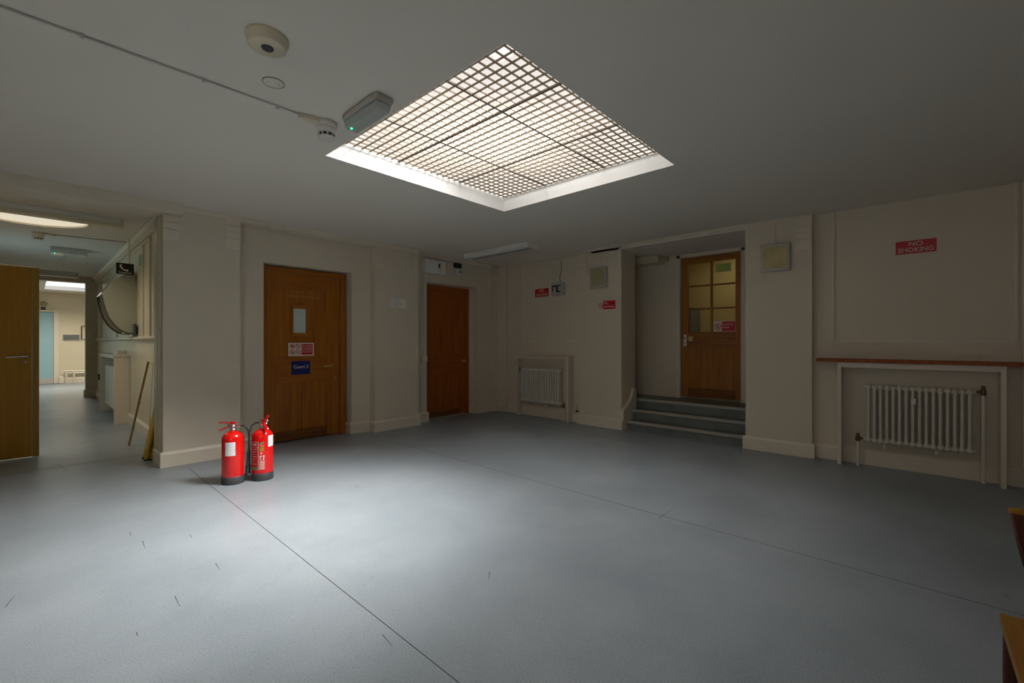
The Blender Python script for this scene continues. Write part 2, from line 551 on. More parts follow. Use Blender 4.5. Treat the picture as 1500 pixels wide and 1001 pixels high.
# skirting: footprint runs, profile with a sloped top
def skirt(mb, p0, p1, nrm, h=0.145, th=0.025):
    (x0, y0), (x1, y1) = p0, p1
    nx, ny = nrm
    A = [(0, 0), (th, 0), (th, h - .02), (th * .35, h + .005), (0, h + .005)]
    n = len(A)
    vs = [(x0 + nx * a, y0 + ny * a, z) for a, z in A] + [(x1 + nx * a, y1 + ny * a, z) for a, z in A]
    mb.add(vs, [list(range(n))[::-1], list(range(n, 2 * n))] + [(i, (i + 1) % n, n + (i + 1) % n, n + i) for i in range(n)])
T = 0.025
s = MB()
skirt(s, (.90 - T, YP), (1.578 + T, YP), (0, -1))
skirt(s, (.90, YP), (.90, 5.88), (-1, 0))
skirt(s, (1.578, YP), (1.578, YA), (1, 0))
skirt(s, (1.578, YA), (D1[0], YA), (0, -1))
skirt(s, (D1[1] - T, YA), (3.228, YA), (0, -1))
skirt(s, (D1[1], YA), (D1[1], 5.80), (-1, 0))
skirt(s, (3.228, YP), (3.228, YA), (-1, 0))
skirt(s, (3.228 - T, YP), (3.945 + T, YP), (0, -1))
skirt(s, (3.945, YP), (3.945, YA), (1, 0))
skirt(s, (3.945, YA), (D2[0] + T, YA), (0, -1))
skirt(s, (D2[0], YA), (D2[0], 5.80), (1, 0))
skirt(s, (D2[1] - T, YA), (5.60, YA), (0, -1))
skirt(s, (D2[1], YA), (D2[1], 5.80), (-1, 0))
skirt(s, (5.60 - T, 5.63), (5.74, 5.63), (0, -1))
struct('baseboard_back', s, 'trim')
s = MB()
skirt(s, (5.74, 5.605), (5.74, 5.40 - T), (-1, 0))
skirt(s, (XB, 5.40), (XB, 5.09), (-1, 0))
skirt(s, (XB, 3.99), (XB, 3.80), (-1, 0))
skirt(s, (XB, 4.0), (XB, 5.08), (-1, 0), 0.17)
skirt(s, (XP, 3.822 + T), (XP, 3.105 - .02), (-1, 0))
skirt(s, (XP, 1.498 + T), (XP, .846 - T), (-1, 0))
skirt(s, (XP, .846), (XB, .846), (0, -1))
skirt(s, (XB, .846), (XB, .61), (-1, 0))
skirt(s, (XB, .61), (XB, -.54), (-1, 0), 0.17)
skirt(s, (XB, -.54), (XB, -2.6), (-1, 0))
struct('baseboard_right', s, 'trim')
s = MB()
skirt(s, (1.05, 5.88), (1.05, 13.8), (-1, 0), 0.15)
skirt(s, (.865 - T, 13.8), (1.05, 13.8), (0, -1), 0.16)
skirt(s, (.865, 13.8), (.865, 14.0), (-1, 0), 0.16)
skirt(s, (.62, 18.82), (2.4, 18.82), (0, -1), 0.16)
struct('baseboard_corridor', s, 'trim')

# wall panels framed by applied moulding (right wall)
t = MB()
def mould_y(y0, y1, z, wd=.028, x=XB): t.box(x - .014, x, y0, y1, z - wd / 2, z + wd / 2); t.box(x - .022, x, y0, y1, z - .007, z + .007)
def mould_z(y, z0, z1, wd=.028, x=XB): t.box(x - .014, x, y - wd / 2, y + wd / 2, z0, z1); t.box(x - .022, x, y - .007, y + .007, z0, z1)
mould_y(.71, -.64, 1.25)
mould_z(.672, 1.25, ZC)
mould_z(-.615, 1.25, ZC)
mould_y(5.12, 3.865, 1.256)
mould_z(3.875, 1.25, ZC)
mould_z(5.10, 1.25, ZC)
mould_z(-.70, 0.0, ZC, .10)
struct('trim_5', t, 'trim')
# corridor panelling and dado rail
t = MB()
t.prism([(1.05, 1.255), (1.005, 1.285), (1.005, 1.30), (1.02, 1.315), (1.05, 1.32)], 'y', 5.9, 13.8)
for y in (7.18, 7.68, 10.3, 12.78):
    t.box(1.030, 1.05, y - .02, y + .02, 1.32, 2.56)
t.box(1.030, 1.05, 7.18, 13.78, 2.54, 2.58)
t.prism([(1.05, ZK), (.96, ZK), (.96, ZK - .03), (1.0, ZK - .05), (1.03, ZK - .10), (1.05, ZK - .10)], 'y', 5.88, 13.8)
for x in (.885, ):
    t.box(x, .90, 5.62, 5.66, .145, 2.51).box(x, .90, 5.72, 5.88, .145, 2.51)
struct('trim_6', t, 'corr')

# seams and scars of the vinyl
sm = MB()
sm.box(1.0636, 1.0668, -1.5, 5.3, 0, .0012)
struct('trim_7', sm, 'seam')
sm = MB()
sm.box(3.068, 3.0705, -1.5, 4.9, 0, .0008).box(5.063, 5.066, 1.6, 5.2, 0, .0008)
sm.box(-.5, .9, 6.30, 6.303, 0, .0008)
struct('trim_8', sm, 'seam')
sm = MB()
for x0, y0, x1, y1 in [(0.485, 2.689, 0.482, 2.567), (0.483, 3.582, 0.474, 3.443), (0.712, 2.916, 0.706, 2.812), (0.448, 3.811, 0.444, 3.724), (3.007, 1.354, 3.247, 1.357), (1.911, 3.599, 1.903, 3.503), (1.691, 1.718, 1.63, 1.662), (3.254, -0.311, 3.212, -0.324), (0.194, 6.483, 0.255, 6.063), (0.313, 2.476, 0.313, 2.437), (-0.074, 3.165, -0.045, 3.284), (1.02, 1.687, 1.007, 1.588), (0.704, 3.471, 0.703, 3.413)]:
    d_ = Vector((x1 - x0, y1 - y0)).normalized() * .0022
    sm.add([(x0 - d_.y, y0 + d_.x, .0008), (x0 + d_.y, y0 - d_.x, .0008), (x1 + d_.y * .4, y1 - d_.x * .4, .0008), (x1 - d_.y * .4, y1 + d_.x * .4, .0008)], [(0, 1, 2, 3)])
struct('trim_12', sm, 'seam')

# ------------------------------------------------------------------ skylight
sky = thing('window_1', 'large square ceiling skylight over the hall floor', 'skylight', (0, 0, 0), kind='structure')
m = MB()
e = .012
m.box(HX0 - .0, HX0 + .003, HY0, HY1, ZC - .002, 2.756).box(HX1 - .003, HX1, HY0, HY1, ZC - .002, 2.756)
m.box(HX0, HX1, HY0, HY0 + .003, ZC - .002, 2.756).box(HX0, HX1, HY1 - .003, HY1, ZC - .002, 2.756)
m.build('lining', 'bright', sky)
m = MB()
X0, X1, Y0, Y1 = 1.40, 3.48, 1.32, 3.36
m.box(X0 - .1, X0, Y0 - .1, Y1 + .1, 2.755, 4.3).box(X1, X1 + .1, Y0 - .1, Y1 + .1, 2.755, 4.3)
m.box(X0, X1, Y0 - .1, Y0, 2.755, 4.3).box(X0, X1, Y1, Y1 + .1, 2.755, 4.3)
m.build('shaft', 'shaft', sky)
MB().box(X0 - .1, X1 + .1, Y0 - .1, Y1 + .1, 4.3, 4.34).build('roof_glazing', 'sky', sky)

PX = [1.440, 2.106, 2.772, 3.438]
PY = [1.365, 2.017, 2.669, 3.321]
pw, ph = .664, .650
ncell = 10
def louvre_parts(root):
    g = MB()
    z0, z1 = 0.0, 0.012
    for i in range(1, ncell):
        x = pw * i / ncell
        g.box(x - .0029, x + .0029, .004, ph - .004, z0 + .001, z1)
        y = ph * i / ncell
        g.box(.004, pw - .004, y - .0029, y + .0029, z0 + .001, z1)
    g.build('louvre_grid', 'louvre', root)
    f = MB()
    f.box(0, .007, 0, ph, z0, z1).box(pw - .007, pw, 0, ph, z0, z1).box(.007, pw - .007, 0, .007, z0, z1).box(.007, pw - .007, ph - .007, ph, z0, z1)
    f.build('edge_bar', 'tbar', root)
    p = MB()
    for i in range(ncell):
        for j in range(ncell):
            a0, a1 = pw * i / ncell, pw * (i + 1) / ncell
            b0, b1 = ph * j / ncell, ph * (j + 1) / ncell
            zc = z1 + .001
            p.add([(a0, b0, zc), (a1, b0, zc), (a1, b1, zc), (a0, b1, zc), ((a0 + a1) / 2, (b0 + b1) / 2, zc + .034)],
                  [(0, 1, 4), (1, 2, 4), (2, 3, 4), (3, 0, 4)])
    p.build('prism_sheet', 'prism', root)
rows = ['nearest the camera', 'in the middle row', 'nearest the back wall']
names = [['at the near corner of the skylight', 'along the near right edge, first from the near corner', 'at the right corner of the skylight'],
         ['along the near left edge, beside the green-lit lamp', 'in the centre of the skylight', 'along the far right edge, middle one'],
         ['at the left corner of the skylight', 'along the far left edge, middle one', 'at the far corner of the skylight']]
first = None
# index i runs along the back wall, j towards it
for j in range(3):
    for i in range(3):
        lab = 'cream louvre panel ' + names[j][i]
        loc = (PX[i] + .001, PY[j] + .001, 2.757)
        if first is None:
            first = thing('louvre_panel', lab, 'ceiling panel', loc, 0, 'louvre panels in the skylight')
            louvre_parts(first)
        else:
            dup(first, loc, None, lab)

rw = thing('window_2', 'round roof light in the corridor ceiling', 'skylight', (0, 7.6, ZK), kind='structure')
MB().lathe([(.515, 0), (.515, -.012), (.50, -.012), (.50, 0), (.515, 0)], 48).build('rim', 'trim', rw)
MB().lathe([(.50, .012), (.50, .03)], 48).build('glazing', 'oval', rw)
fw = thing('window_3', 'roof light in the ceiling of the far room', 'skylight', (0, 0, 0), kind='structure')
MB().box(.28, 1.3, 15.3, 17.75, 2.80, 2.83).build('glazing', 'fsky', fw)
MB().box(.27, .29, 15.3, 17.75, 2.69, 2.80).box(1.29, 1.31, 15.3, 17.75, 2.69, 2.80).box(.27, 1.31, 17.735, 17.76, 2.69, 2.80).build('lining', 'bright', fw)
cw = thing('window_4', 'side window of the corridor', 'window', (-1.05, 9.7, 1.6), kind='structure')
MB().box(-.01, 0, -.7, .7, -.6, .6).build('pane', 'clear', cw)
MB().box(-.03, .03, -.7, -.65, -.6, .6).box(-.03, .03, .65, .7, -.6, .6).box(-.03, .03, -.7, .7, -.6, -.55).box(-.03, .03, -.7, .7, .55, .6).build('frame', 'trim', cw)

hw = thing('fill_window', 'wide window added for the fill light in the unseen left wall', 'window', (-2.1, 0.2, 1.55), kind='structure')  # invented window, out of view, goes with the hall fill light
MB().box(.002, .01, -1.3, 1.3, -.65, .65).build('pane', 'white', hw)
MB().box(0, .04, -1.37, -1.3, -.7, .7).box(0, .04, 1.3, 1.37, -.7, .7).box(0, .04, -1.3, 1.3, -.7, -.65).box(0, .04, -1.3, 1.3, .65, .7).build('frame', 'trim', hw)

# ------------------------------------------------------------------ doors
def lever(parent, x, z, d, mt, y=-.02):
    m = MB()
    m.lathe([(.024, y), (.024, y - .008), (.012, y - .012), (.010, y - .045)], 16, (x, 0, z), 'y')
    m.tube([(x, y - .04, z), (x + d * .02, y - .046, z - .002), (x + d * .07, y - .044, z - .008), (x + d * .115, y - .04, z - .016)], [.010, .010, .009, .008], 10)
    return m.build('handle', mt, parent)

def panel_door(root, W, H, wv, wx, up, lo, win=None):
    # leaf from x=0..W, front face at y=0, thickness behind it
    th = .045
    ux0, ux1, uz0, uz1 = up
    lx0, lx1, lz0, lz1 = lo
    st = MB()
    st.box(0, ux0, 0, th, 0, H).box(ux1, W, 0, th, 0, H)
    st.build('stile', wv, root, .003)
    MB().box(ux0, ux1, .001, th, uz1, H).build('top_rail', wx, root, .003)
    MB().box(ux0, ux1, .001, th, (uz0 + lz1) / 2, uz0).build('lock_rail', wx, root, .003)
    MB().box(ux0, ux1, .0015, th, lz1, (uz0 + lz1) / 2).build('middle_rail', wx, root, .003)
    MB().box(ux0, ux1, .001, th, 0, lz0).build('kick_rail', 'scuffw', root, .003)
    m = MB()
    if win:
        wx0, wx1, wz0, wz1 = win
        for a in ((ux0, wx0, uz0, uz1), (wx1, ux1, uz0, uz1), (wx0, wx1, uz0, wz0), (wx0, wx1, wz1, uz1)):
            m.box(a[0], a[1], .016, .034, a[2], a[3])
    else:
        m.box(ux0, ux1, .016, .034, uz0, uz1)
    m.build('upper_panel', wv, root)
    m = MB()
    bw = .028
    def mold(x0, x1, z0, z1):
        for (a, b2, c2, d2) in ((x0, x1, z0, z0 + bw), (x0, x1, z1 - bw, z1), (x0, x0 + bw, z0 + bw, z1 - bw), (x1 - bw, x1, z0 + bw, z1 - bw)):
            m.box(a, b2, .006, .02, c2, d2)
    mold(ux0, ux1, uz0, uz1)
    m.build('panel_moulding', wv, root, .004)
    mid = (lx0 + lx1) / 2
    MB().box(lx0, mid - .003, .010, .034, lz0, lz1).build('lower_panel', wv, root, .003)
    MB().box(mid + .003, lx1, .010, .034, lz0, lz1).build('lower_panel', wv, root, .003)
    if lx0 > ux0: MB().box(ux0, lx0, .001, th, lz0, lz1).build('stile_fillet', wv, root)

def door_frame(root, x0, x1, ztop, y0, y1, mt, wd=.055):
    MB().box(x0, x0 + wd, y0, y1, 0, ztop).build('jamb', mt, root, .004)
    MB().box(x1 - wd, x1, y0, y1, 0, ztop).build('jamb', mt, root, .004)
    MB().box(x0 + wd, x1 - wd, y0, y1, ztop - wd, ztop).build('head', mt + '' if mt not in ('woodv', 'wood2v') else mt[:-1] + 'x', root, .004)

# court door
LX = 1.934
d1 = thing('door_1', 'wide brown panelled door with small window and blue plate', 'door', (LX, 5.795, 0.012), kind='structure')
panel_door(d1, .915, 2.095, 'woodv', 'woodx', (.105, .745, 1.04, 1.935), (.05, .80, .12, .72), (.305, .475, 1.345, 1.655))
m = MB()
for a in ((.287, .525, 1.655, 1.70), (.287, .525, 1.30, 1.345), (.287, .305 + .01, 1.345, 1.655), (.475, .525, 1.345, 1.655)):
    m.box(a[0], a[1], -.012, .02, a[2], a[3])
m.build('window_bead', 'woodv', d1, .003)
MB().box(.30, .48, .018, .026, 1.34, 1.66).build('pane', 'pane', d1)
t1 = text_mb('COURT TWO', .042, .445, .0155, 1.862, spacing=1.15)
t2 = text_mb('PUBLIC ENTRANCE', .042, .445, .0155, 1.808, spacing=1.15)
t1.build('lettering', 'gold', d1)
t2.build('lettering', 'gold', d1)
lever(d1, .80, .925, -1, 'brass', 0)
MB().lathe([(.010, 0), (.010, -.006), (.004, -.009)], 14, (.86, 0, .75), 'y').build('lock', 'brass', d1)
fr = thing('trim_9', 'brown wooden frame around the wide panelled door', 'door frame', (0, 0, 0), kind='structure')
door_frame(fr, D1[0] + .006, D1[1] - .028, 2.165, 5.775, 5.86, 'woodv', .062)
MB().box(2.852, 2.865, 5.79, 5.86, 0, 2.10).build('door_stop', 'wood2v', fr)

# second brown door
d2 = thing('door_2', 'narrower red-brown panelled door by the room corner', 'door', (4.262, 5.81, 0.012), kind='structure')
panel_door(d2, .865, 2.10, 'wood2v', 'wood2x', (.10, .735, 1.03, 1.965), (.04, .775, .10, .675))
MB().lathe([(.022, 0), (.022, -.006), (.009, -.01), (.009, -.032), (.022, -.042), (.026, -.055), (.020, -.066), (0, -.068)], 18, (.80, 0, .905), 'y').build('knob', 'brass', d2)
fr = thing('trim_10', 'dark brown frame around the corner door', 'door frame', (0, 0, 0), kind='structure')
door_frame(fr, D2[0] + .004, D2[1] - .07, 2.165, 5.785, 5.86, 'wood2v', .058)
MB().box(5.192, 5.262, 5.77, 5.86, 0, 2.18).box(4.2, 5.262, 5.80, 5.86, 2.165, 2.18).build('reveal_fillet', 'wall', fr)
MB().box(4.262, 5.127, 5.79, 5.86, 0.0, .010).build('threshold', 'nosing', fr)

# glazed door up the steps
d3 = thing('door_3', 'glazed wooden door with six panes at the top of the steps', 'door', (6.70, 2.655, 0.425), R90, kind='structure')
W3, H3 = .835, 2.075
gx0, gx1, gz0, gz1 = .095, .755, .965, 1.99
m = MB().box(0, gx0, 0, .045, 0, H3).build('stile', 'wood3v', d3, .003)
MB().box(gx1, W3, 0, .045, 0, H3).build('stile', 'wood3v', d3, .003)
MB().box(gx0, gx1, 0, .045, gz1, H3).build('top_rail', 'wood3x', d3, .003)
MB().box(gx0, gx1, 0, .045, .80, gz0).build('lock_rail', 'wood3x', d3, .003)
MB().box(gx0, gx1, .001, .045, .74, .797).build('middle_rail', 'wood3x', d3, .003)
MB().box(gx0, gx1, 0, .045, 0, .135).build('kick_rail', 'scuffw', d3, .003)
MB().box(gx0, gx1, .014, .034, .135, .74).build('lower_panel', 'wood3v', d3)
m = MB()
for a in ((gx0, gx1, .135, .155), (gx0, gx1, .72, .74), (gx0, gx0 + .02, .155, .72), (gx1 - .02, gx1, .155, .72)): m.box(a[0], a[1], .005, .016, a[2], a[3])
m.build('panel_moulding', 'wood3v', d3, .003)
gm = (gx0 + gx1) / 2 + .005
gh = (gz1 - gz0) / 3
MB().box(gm - .014, gm + .014, .004, .041, gz0, gz1).build('glazing_bar', 'wood3v', d3, .002)
for i in (1, 2): MB().box(gx0, gx1, .005, .040, gz0 + gh * i - .012, gz0 + gh * i + .012).build('glazing_bar', 'wood3x', d3, .002)
for i in range(3):
    for (a0, a1) in ((gx0, gm - .014), (gm + .014, gx1)):
        MB().box(a0, a1, .020, .024, gz0 + gh * i + (.012 if i else 0), gz0 + gh * (i + 1) - (.012 if i < 2 else 0)).build('pane', 'clear', d3)
m = MB().box(.028, .072, -.004, 0, .755, .93)
m.build('lock_plate', 'white', d3, .003)
m = MB().lathe([(.011, -.004), (.011, -.03), (.015, -.036), (.015, -.05), (.004, -.055)], 14, (.05, 0, .875), 'y').lathe([(.010, -.004), (.010, -.007), (.003, -.008)], 12, (.05, 0, .80), 'y')
m.build('latch', 'chrome', d3)
MB().box(.10, .165, -.003, .0, .83, .90).build('brass_plate', 'brass', d3)
fr = thing('trim_11', 'white painted frame of the glazed door', 'door frame', (0, 0, 0), kind='structure')
m = MB().box(6.665, 6.86, 2.66, 2.69, .40, 2.525).box(6.645, 6.665, 2.66, 2.72, .40, 2.55).box(6.665, 6.86, 1.775, 1.815, .40, 2.525).box(6.645, 6.665, 1.745, 1.815, .40, 2.55)
m.box(6.665, 6.86, 1.815, 2.66, 2.505, 2.525).box(6.645, 6.665, 1.745, 2.72, 2.505, 2.55)
m.build('architrave', 'trim', fr, .003)
# open flush door on the left
d4 = thing('door_4', 'golden flush door standing open at the left edge', 'door', (-.86, 7.03, .015), kind='structure')
MB().box(0, .885, 0, .044, 0, 2.035).build('leaf', 'ply', d4, .003)
MB().box(.886, .938, -.001, .05, -.005, 2.035).build('closing_stile', 'plyedge', d4, .003)
m = MB().lathe([(.026, 0), (.026, -.008), (.014, -.012), (.011, -.05)], 16, (.845, 0, 1.075), 'y')
m.tube([(.845, -.05, 1.075), (.80, -.052, 1.075), (.76, -.048, 1.072), (.70, -.046, 1.07)], [.014, .012, .011, .010], 10)
m.build('handle', 'chrome', d4)
m = MB().lathe([(.014, 0), (.014, -.006), (.005, -.008)], 12, (.838, 0, 1.02), 'y')
m.box(.835, .841, -.008, -.005, .985, 1.02)
m.build('keyhole', 'chrome', d4)
# far blue door
d5 = thing('door_5', 'pale blue door in the far room', 'door', (-.34, 18.79, .01), kind='structure')
MB().box(0, .835, 0, .03, .16, 2.10).build('leaf', 'blue', d5)
MB().box(0, .835, -.004, .03, 0, .16).build('kick_plate', 'grey', d5)
m = MB().box(.84, .945, -.03, .03, 0, 2.16).box(-.1, 0, -.03, .03, 0, 2.16).box(0, .84, -.03, .03, 2.105, 2.16)
m.build('architrave', 'trim', d5, .004)

# ------------------------------------------------------------------ steps in the alcove
st = thing('steps', 'three grey steps with pale nosings leading up to the glazed door', 'steps', (0, 0, 0), kind='structure')
SX = [5.80, 5.965, 6.13, 6.66]
SZ = [.115, .26, .405]
for i in range(3):
    z0 = SZ[i - 1] if i else 0
    MB().box(SX[i], 6.66 if i == 2 else SX[i + 1] + .02, 1.50, 3.54 if i == 2 else 3.08, z0, SZ[i] - .004).build('step', 'stair', st)
    MB().prism([(SX[i] - .018, SZ[i] - .032), (SX[i] - .022, SZ[i] - .004), (SX[i] - .018, SZ[i]), (SX[i] + .045, SZ[i]), (SX[i] + .045, SZ[i] - .004), (SX[i], SZ[i] - .006), (SX[i], SZ[i] - .032)], 'y', 1.50, 3.08).build('nosing', 'nosing', st)
str_ = thing('stair_skirting', 'white curved stringer board rising beside the steps', 'stringer', (0, 0, 0))
curve = [(5.672, .285), (5.70, .300), (5.76, .325), (5.82, .36), (5.875, .405), (5.92, .455), (5.955, .51), (5.975, .575)]
poly = [(5.672, .0), (5.672, .285)] + curve[1:] + [(6.02, .585), (6.085, .55), (6.085, .0)]
MB().prism(poly, 'y', 3.082, 3.105).build('board', 'trim', str_, .002)
m = MB()
for a, b2 in zip(curve[:-1], curve[1:]):
    pass
m.tube([(p[0] + .004, 3.078, p[1] - .012) for p in curve], .009, 8)
m.tube([(p[0] + .022, 3.080, p[1] - .034) for p in curve], .006, 8)
m.tube([(5.676, 3.078, .275), (5.676, 3.078, .12)], .009, 8)
m.build('bead', 'trim', str_)
bx = thing('pipe_boxing', 'stained boxing below the alcove ceiling', 'pipe boxing', (6.45, 3.2, 2.45))
MB().box(-.05, .2, -.30, .34, 0, .105).build('casing', 'cream', bx, .004)
MB().tube([(.06, -.30, .05), (.06, -.42, .05)], .03, 10).build('pipe_end', 'speaker', bx)

# ------------------------------------------------------------------ radiators
def radiator(label, loc, rz, n, pitch, z0, z1, valve_l, valve_r, tagit=True, group='column radiators'):
    root = thing('radiator', label, 'radiator', loc, rz, group)
    x0 = -pitch * (n - 1) / 2
    sec = None
    for i in range(n):
        if sec is None:
            m = MB()
            st_ = [(.0125 * math.cos(q * PI / 10), -.036 - .0125 * math.sin(q * PI / 10)) for q in range(11)]
            st_ += [(-x, -y) for x, y in st_]
            k_ = len(st_)
            m.add([(x, y, z0 + .03) for x, y in st_] + [(x, y, z1 - .03) for x, y in st_], [(q, (q + 1) % k_, k_ + (q + 1) % k_, k_ + q) for q in range(k_)], True)
            for zz in (z0 + .028, z1 - .028):
                m.lathe([(.018, -pitch / 2), (.030, -pitch / 2 + .008), (.030, pitch / 2 - .008), (.018, pitch / 2)], 14, (0, 0, zz), 'x', sy=1.0, sx=1.75)
            sec = m.build('section', 'rad', root)
            sec.location = (x0, 0, 0)
        else:
            c = sec.copy()
            COL.objects.link(c)
            c.parent = root
            c.location = (x0 + i * pitch, 0, 0)
    for q in (.17, .70):
        xx = x0 + q * pitch * (n - 1)
        m = MB().box(xx - .012, xx + .012, -.02, .078, z0 - .03, z0 + .005).tube([(xx, 0, z0 - .055), (xx, 0, z0)], .010, 10)
        m.build('bracket', 'rad', root)
    for side, zz in ((-1, valve_l), (1, valve_r)):
        if zz is None: continue
        xe = side * (pitch * n / 2)
        m = MB().tube([(xe, 0, zz), (xe + side * .055, 0, zz)], .011, 10)
        m.lathe([(.017, -.03), (.02, -.02), (.02, .015), (.012, .03), (.012, .05), (.004, .055)], 12, (xe + side * .062, 0, zz))
        m.build('valve', 'bronze', root)
        MB().tube([(xe + side * .062, 0, 0), (xe + side * .062, 0, zz - .025)], .0145, 12).build('pipe', 'rad', root)
    for side in (-1, 1):
        for zz in (z0 + .028, z1 - .028):
            m = MB().lathe([(.022, 0), (.022, .016), (.012, .02)] if side > 0 else [(.012, -.02), (.022, -.016), (.022, 0)], 12, (side * pitch * n / 2, 0, zz), 'x')
            m.build('end_plug', 'rad', root)
    if tagit:
        m = MB().box(x0 + 7.15 * pitch - .02, x0 + 7.15 * pitch + .016, -.068, -.052, z1 - .165, z1 - .11)
        m.build('heat_meter', 'white', root, .003)
    return root
radiator('white column radiator below the red shelf', (5.672, .022, 0), R90, 16, .0468, .245, .825, .275, .805)
radiator('white column radiator in the recess near the corner door', (5.69, 4.585, 0), R90, 17, .0475, .235, .815, .775, .235)
radiator('white column radiator inside the corridor surround', (.96, 9.85, 0), R90, 20, .075, .16, .84, None, .30, False)

def surround(label, x0, xw, y0, y1, ztop, th=.034, over=.02):
    # y0 > y1 : open-fronted casing against a wall facing -X
    root = thing('radiator_surround', label, 'radiator surround', (xw, (y0 + y1) / 2, 0), R90, 'radiator surrounds')
    Wd = y0 - y1
    D = xw - x0
    for sx_ in (-1, 1):
        a = sx_ * Wd / 2
        MB().box(a, a - sx_ * th, -D, -.002, 0, ztop).build('side_panel', 'trim', root, .002)
    MB().box(-Wd / 2 - over, Wd / 2 + over, -D - over, -.002, ztop, ztop + .022).build('top_panel', 'trim', root, .003)
    MB().box(-Wd / 2 + th, Wd / 2 - th, -D + .004, -D + .022, ztop - .03, ztop).build('apron', 'trim', root)
    return root
surround('white open-fronted casing under the red wooden shelf', 5.585, XB, .618, -.545, 1.018, .034, .0)
surround('white open-fronted casing by the corner, left of the steps', 5.63, XB, 5.075, 3.99, .992)
cs = surround('white open-fronted casing against the corridor wall', .867, 1.05, 10.85, 8.905, 1.02, .04, .012)
MB().box(.05, .60, -.11, -.002, 1.042, 1.10).build('top_grille', 'trim', cs)

shf = thing('wall_shelf', 'long red wooden shelf above the white radiator', 'shelf', (XB, 0, 1.058), R90)
MB().box(-.79, -.075, -.215, -.002, -.016, .016).build('board', 'shelf', shf, .003)
MB().box(-.073, .95, -.215, -.002, -.017, .015).build('board', 'shelf', shf, .003)
MB().box(-.794, -.788, -.217, -.002, -.016, .016).build('end_lipping', 'chair', shf)
ww = thing('wall_bracket', 'little upright pin on the red shelf near the right edge', 'bracket', (5.72, -.40, 1.074), R90)
MB().tube([(0, 0, 0), (0, 0, .06)], .004, 8).box(-.2, 0, .02, .026, .05, .056).build('wire', 'trim', ww)

# ------------------------------------------------------------------ signs
def pict(root, cx, cz, r, kind, y=-.004):
    MB().ring(cx, cz, r * .80, r, y - .0012, y).bar(cx, cz, r * 1.75, r * .17, -PI / 4, y - .0012, y).build('prohibition_ring', 'sred', root)
    m = MB()
    yy0, yy1 = y - .0006, y
    if kind == 'smoke':
        m.bar(cx, cz - r * .05, r * 1.05, r * .17, 0, yy0, yy1).bar(cx + r * .45, cz + r * .25, r * .3, r * .08, 1.2, yy0, yy1)
    elif kind == 'phone':
        m.bar(cx - r * .05, cz, r * .62, r * .34, .5, yy0, yy1).bar(cx + r * .35, cz + r * .3, r * .5, r * .1, .9, yy0, yy1)
    elif kind == 'camera':
        m.bar(cx, cz, r * .95, r * .6, 0, yy0, yy1).bar(cx - r * .1, cz + r * .38, r * .35, r * .2, 0, yy0, yy1)
    elif kind == 'food':
        m.bar(cx - r * .2, cz, r * .3, r * .8, 0, yy0, yy1).bar(cx + r * .25, cz - r * .1, r * .5, r * .3, 0, yy0, yy1)
    elif kind == 'walk':
        m.lathe([(r * .13, yy0), (r * .13, yy1)], 12, (cx + r * .02, 0, cz + r * .52), 'y', False)
        m.bar(cx, cz + r * .12, r * .55, r * .26, PI / 2 - .1, yy0, yy1)
        m.bar(cx - r * .16, cz - r * .36, r * .6, r * .15, 1.05, yy0, yy1).bar(cx + r * .2, cz - r * .36, r * .6, r * .15, -1.1, yy0, yy1)
        m.bar(cx - r * .24, cz + r * .12, r * .42, r * .11, .8, yy0, yy1).bar(cx + r * .28, cz + r * .14, r * .42, r * .11, -.6, yy0, yy1)
    m.build('pictogram', 'black', root)

def letters(root, rows, mt='swhite', y=-.0042):
    field = [c for c in kids(root) if c.name.startswith('red_field')]
    for (s, size, x, z, al, sx) in rows:
        text_mb(s, size, x, y, z, al, .0005, sx, bold=size * .006).build('lettering', mt, field[0] if field else root)

def wall_sign(name, label, loc, rz, wd, ht, back='sred', group=None, roll=0.0):
    root = thing(name, label, 'sign', loc, rz, group)
    root.rotation_euler = (0, roll, rz)
    MB().box(-wd / 2, wd / 2, -.004, -.0005, -ht / 2, ht / 2).build('board', back, root, .0006)
    return root

s1 = wall_sign('no_smoking_sign', 'large red NO SMOKING sign above the red shelf', (XB, .026, 2.163), R90, .292, .125)
letters(s1, [('NO', .060, .0, .029, 'CENTER', 1.12), ('SMOKING', .060, .0, -.029, 'CENTER', .95)])
s2 = wall_sign('no_smoking_sign', 'small red NO SMOKING sign beside the grey sounder box', (XB, 4.622, 2.06), R90, .286, .135, roll=-.02)
letters(s2, [('NO', .060, .0, .031, 'CENTER', 1.1), ('SMOKING', .058, .0, -.034, 'CENTER', .95)])
s3 = wall_sign('no_smoking_sign', 'white and red no smoking sign with pictogram on the pillar by the steps', (XP, 3.339, 1.78), R90, .292, .132, 'swhite')
MB().box(-.058, .142, -.0046, -.004, -.062, .062).build('red_field', 'sred', s3)
letters(s3, [('No', .05, -.048, .026, 'LEFT', 1.1), ('smoking', .05, -.048, -.022, 'LEFT', 1.0)], y=-.0048)
pict(s3, -.100, -.004, .044, 'smoke')
s4 = wall_sign('prohibition_sign', 'white and red sign with four pictograms on the wide panelled door', (2.347, 5.795, 1.150), 0, .318, .166, 'swhite')
MB().box(0.0, .142, -.0046, -.004, -.068, .068).build('red_field', 'sred', s4)
letters(s4, [('No smoking', .026, .006, .047, 'LEFT', .95), ('No photography', .024, .006, .020, 'LEFT', .8), ('No mobile phones', .024, .006, -.006, 'LEFT', .72), ('No food & drink', .024, .006, -.032, 'LEFT', .78)], y=-.0048)
for cx, cz, kd in ((-.112, .040, 'camera'), (-.042, .040, 'phone'), (-.112, -.034, 'food'), (-.042, -.034, 'smoke')): pict(s4, cx, cz, .032, kd)
s5 = wall_sign('court_sign', 'blue Court 2 plate on the wide panelled door', (2.342, 5.795, .916), 0, .232, .172, 'navy')
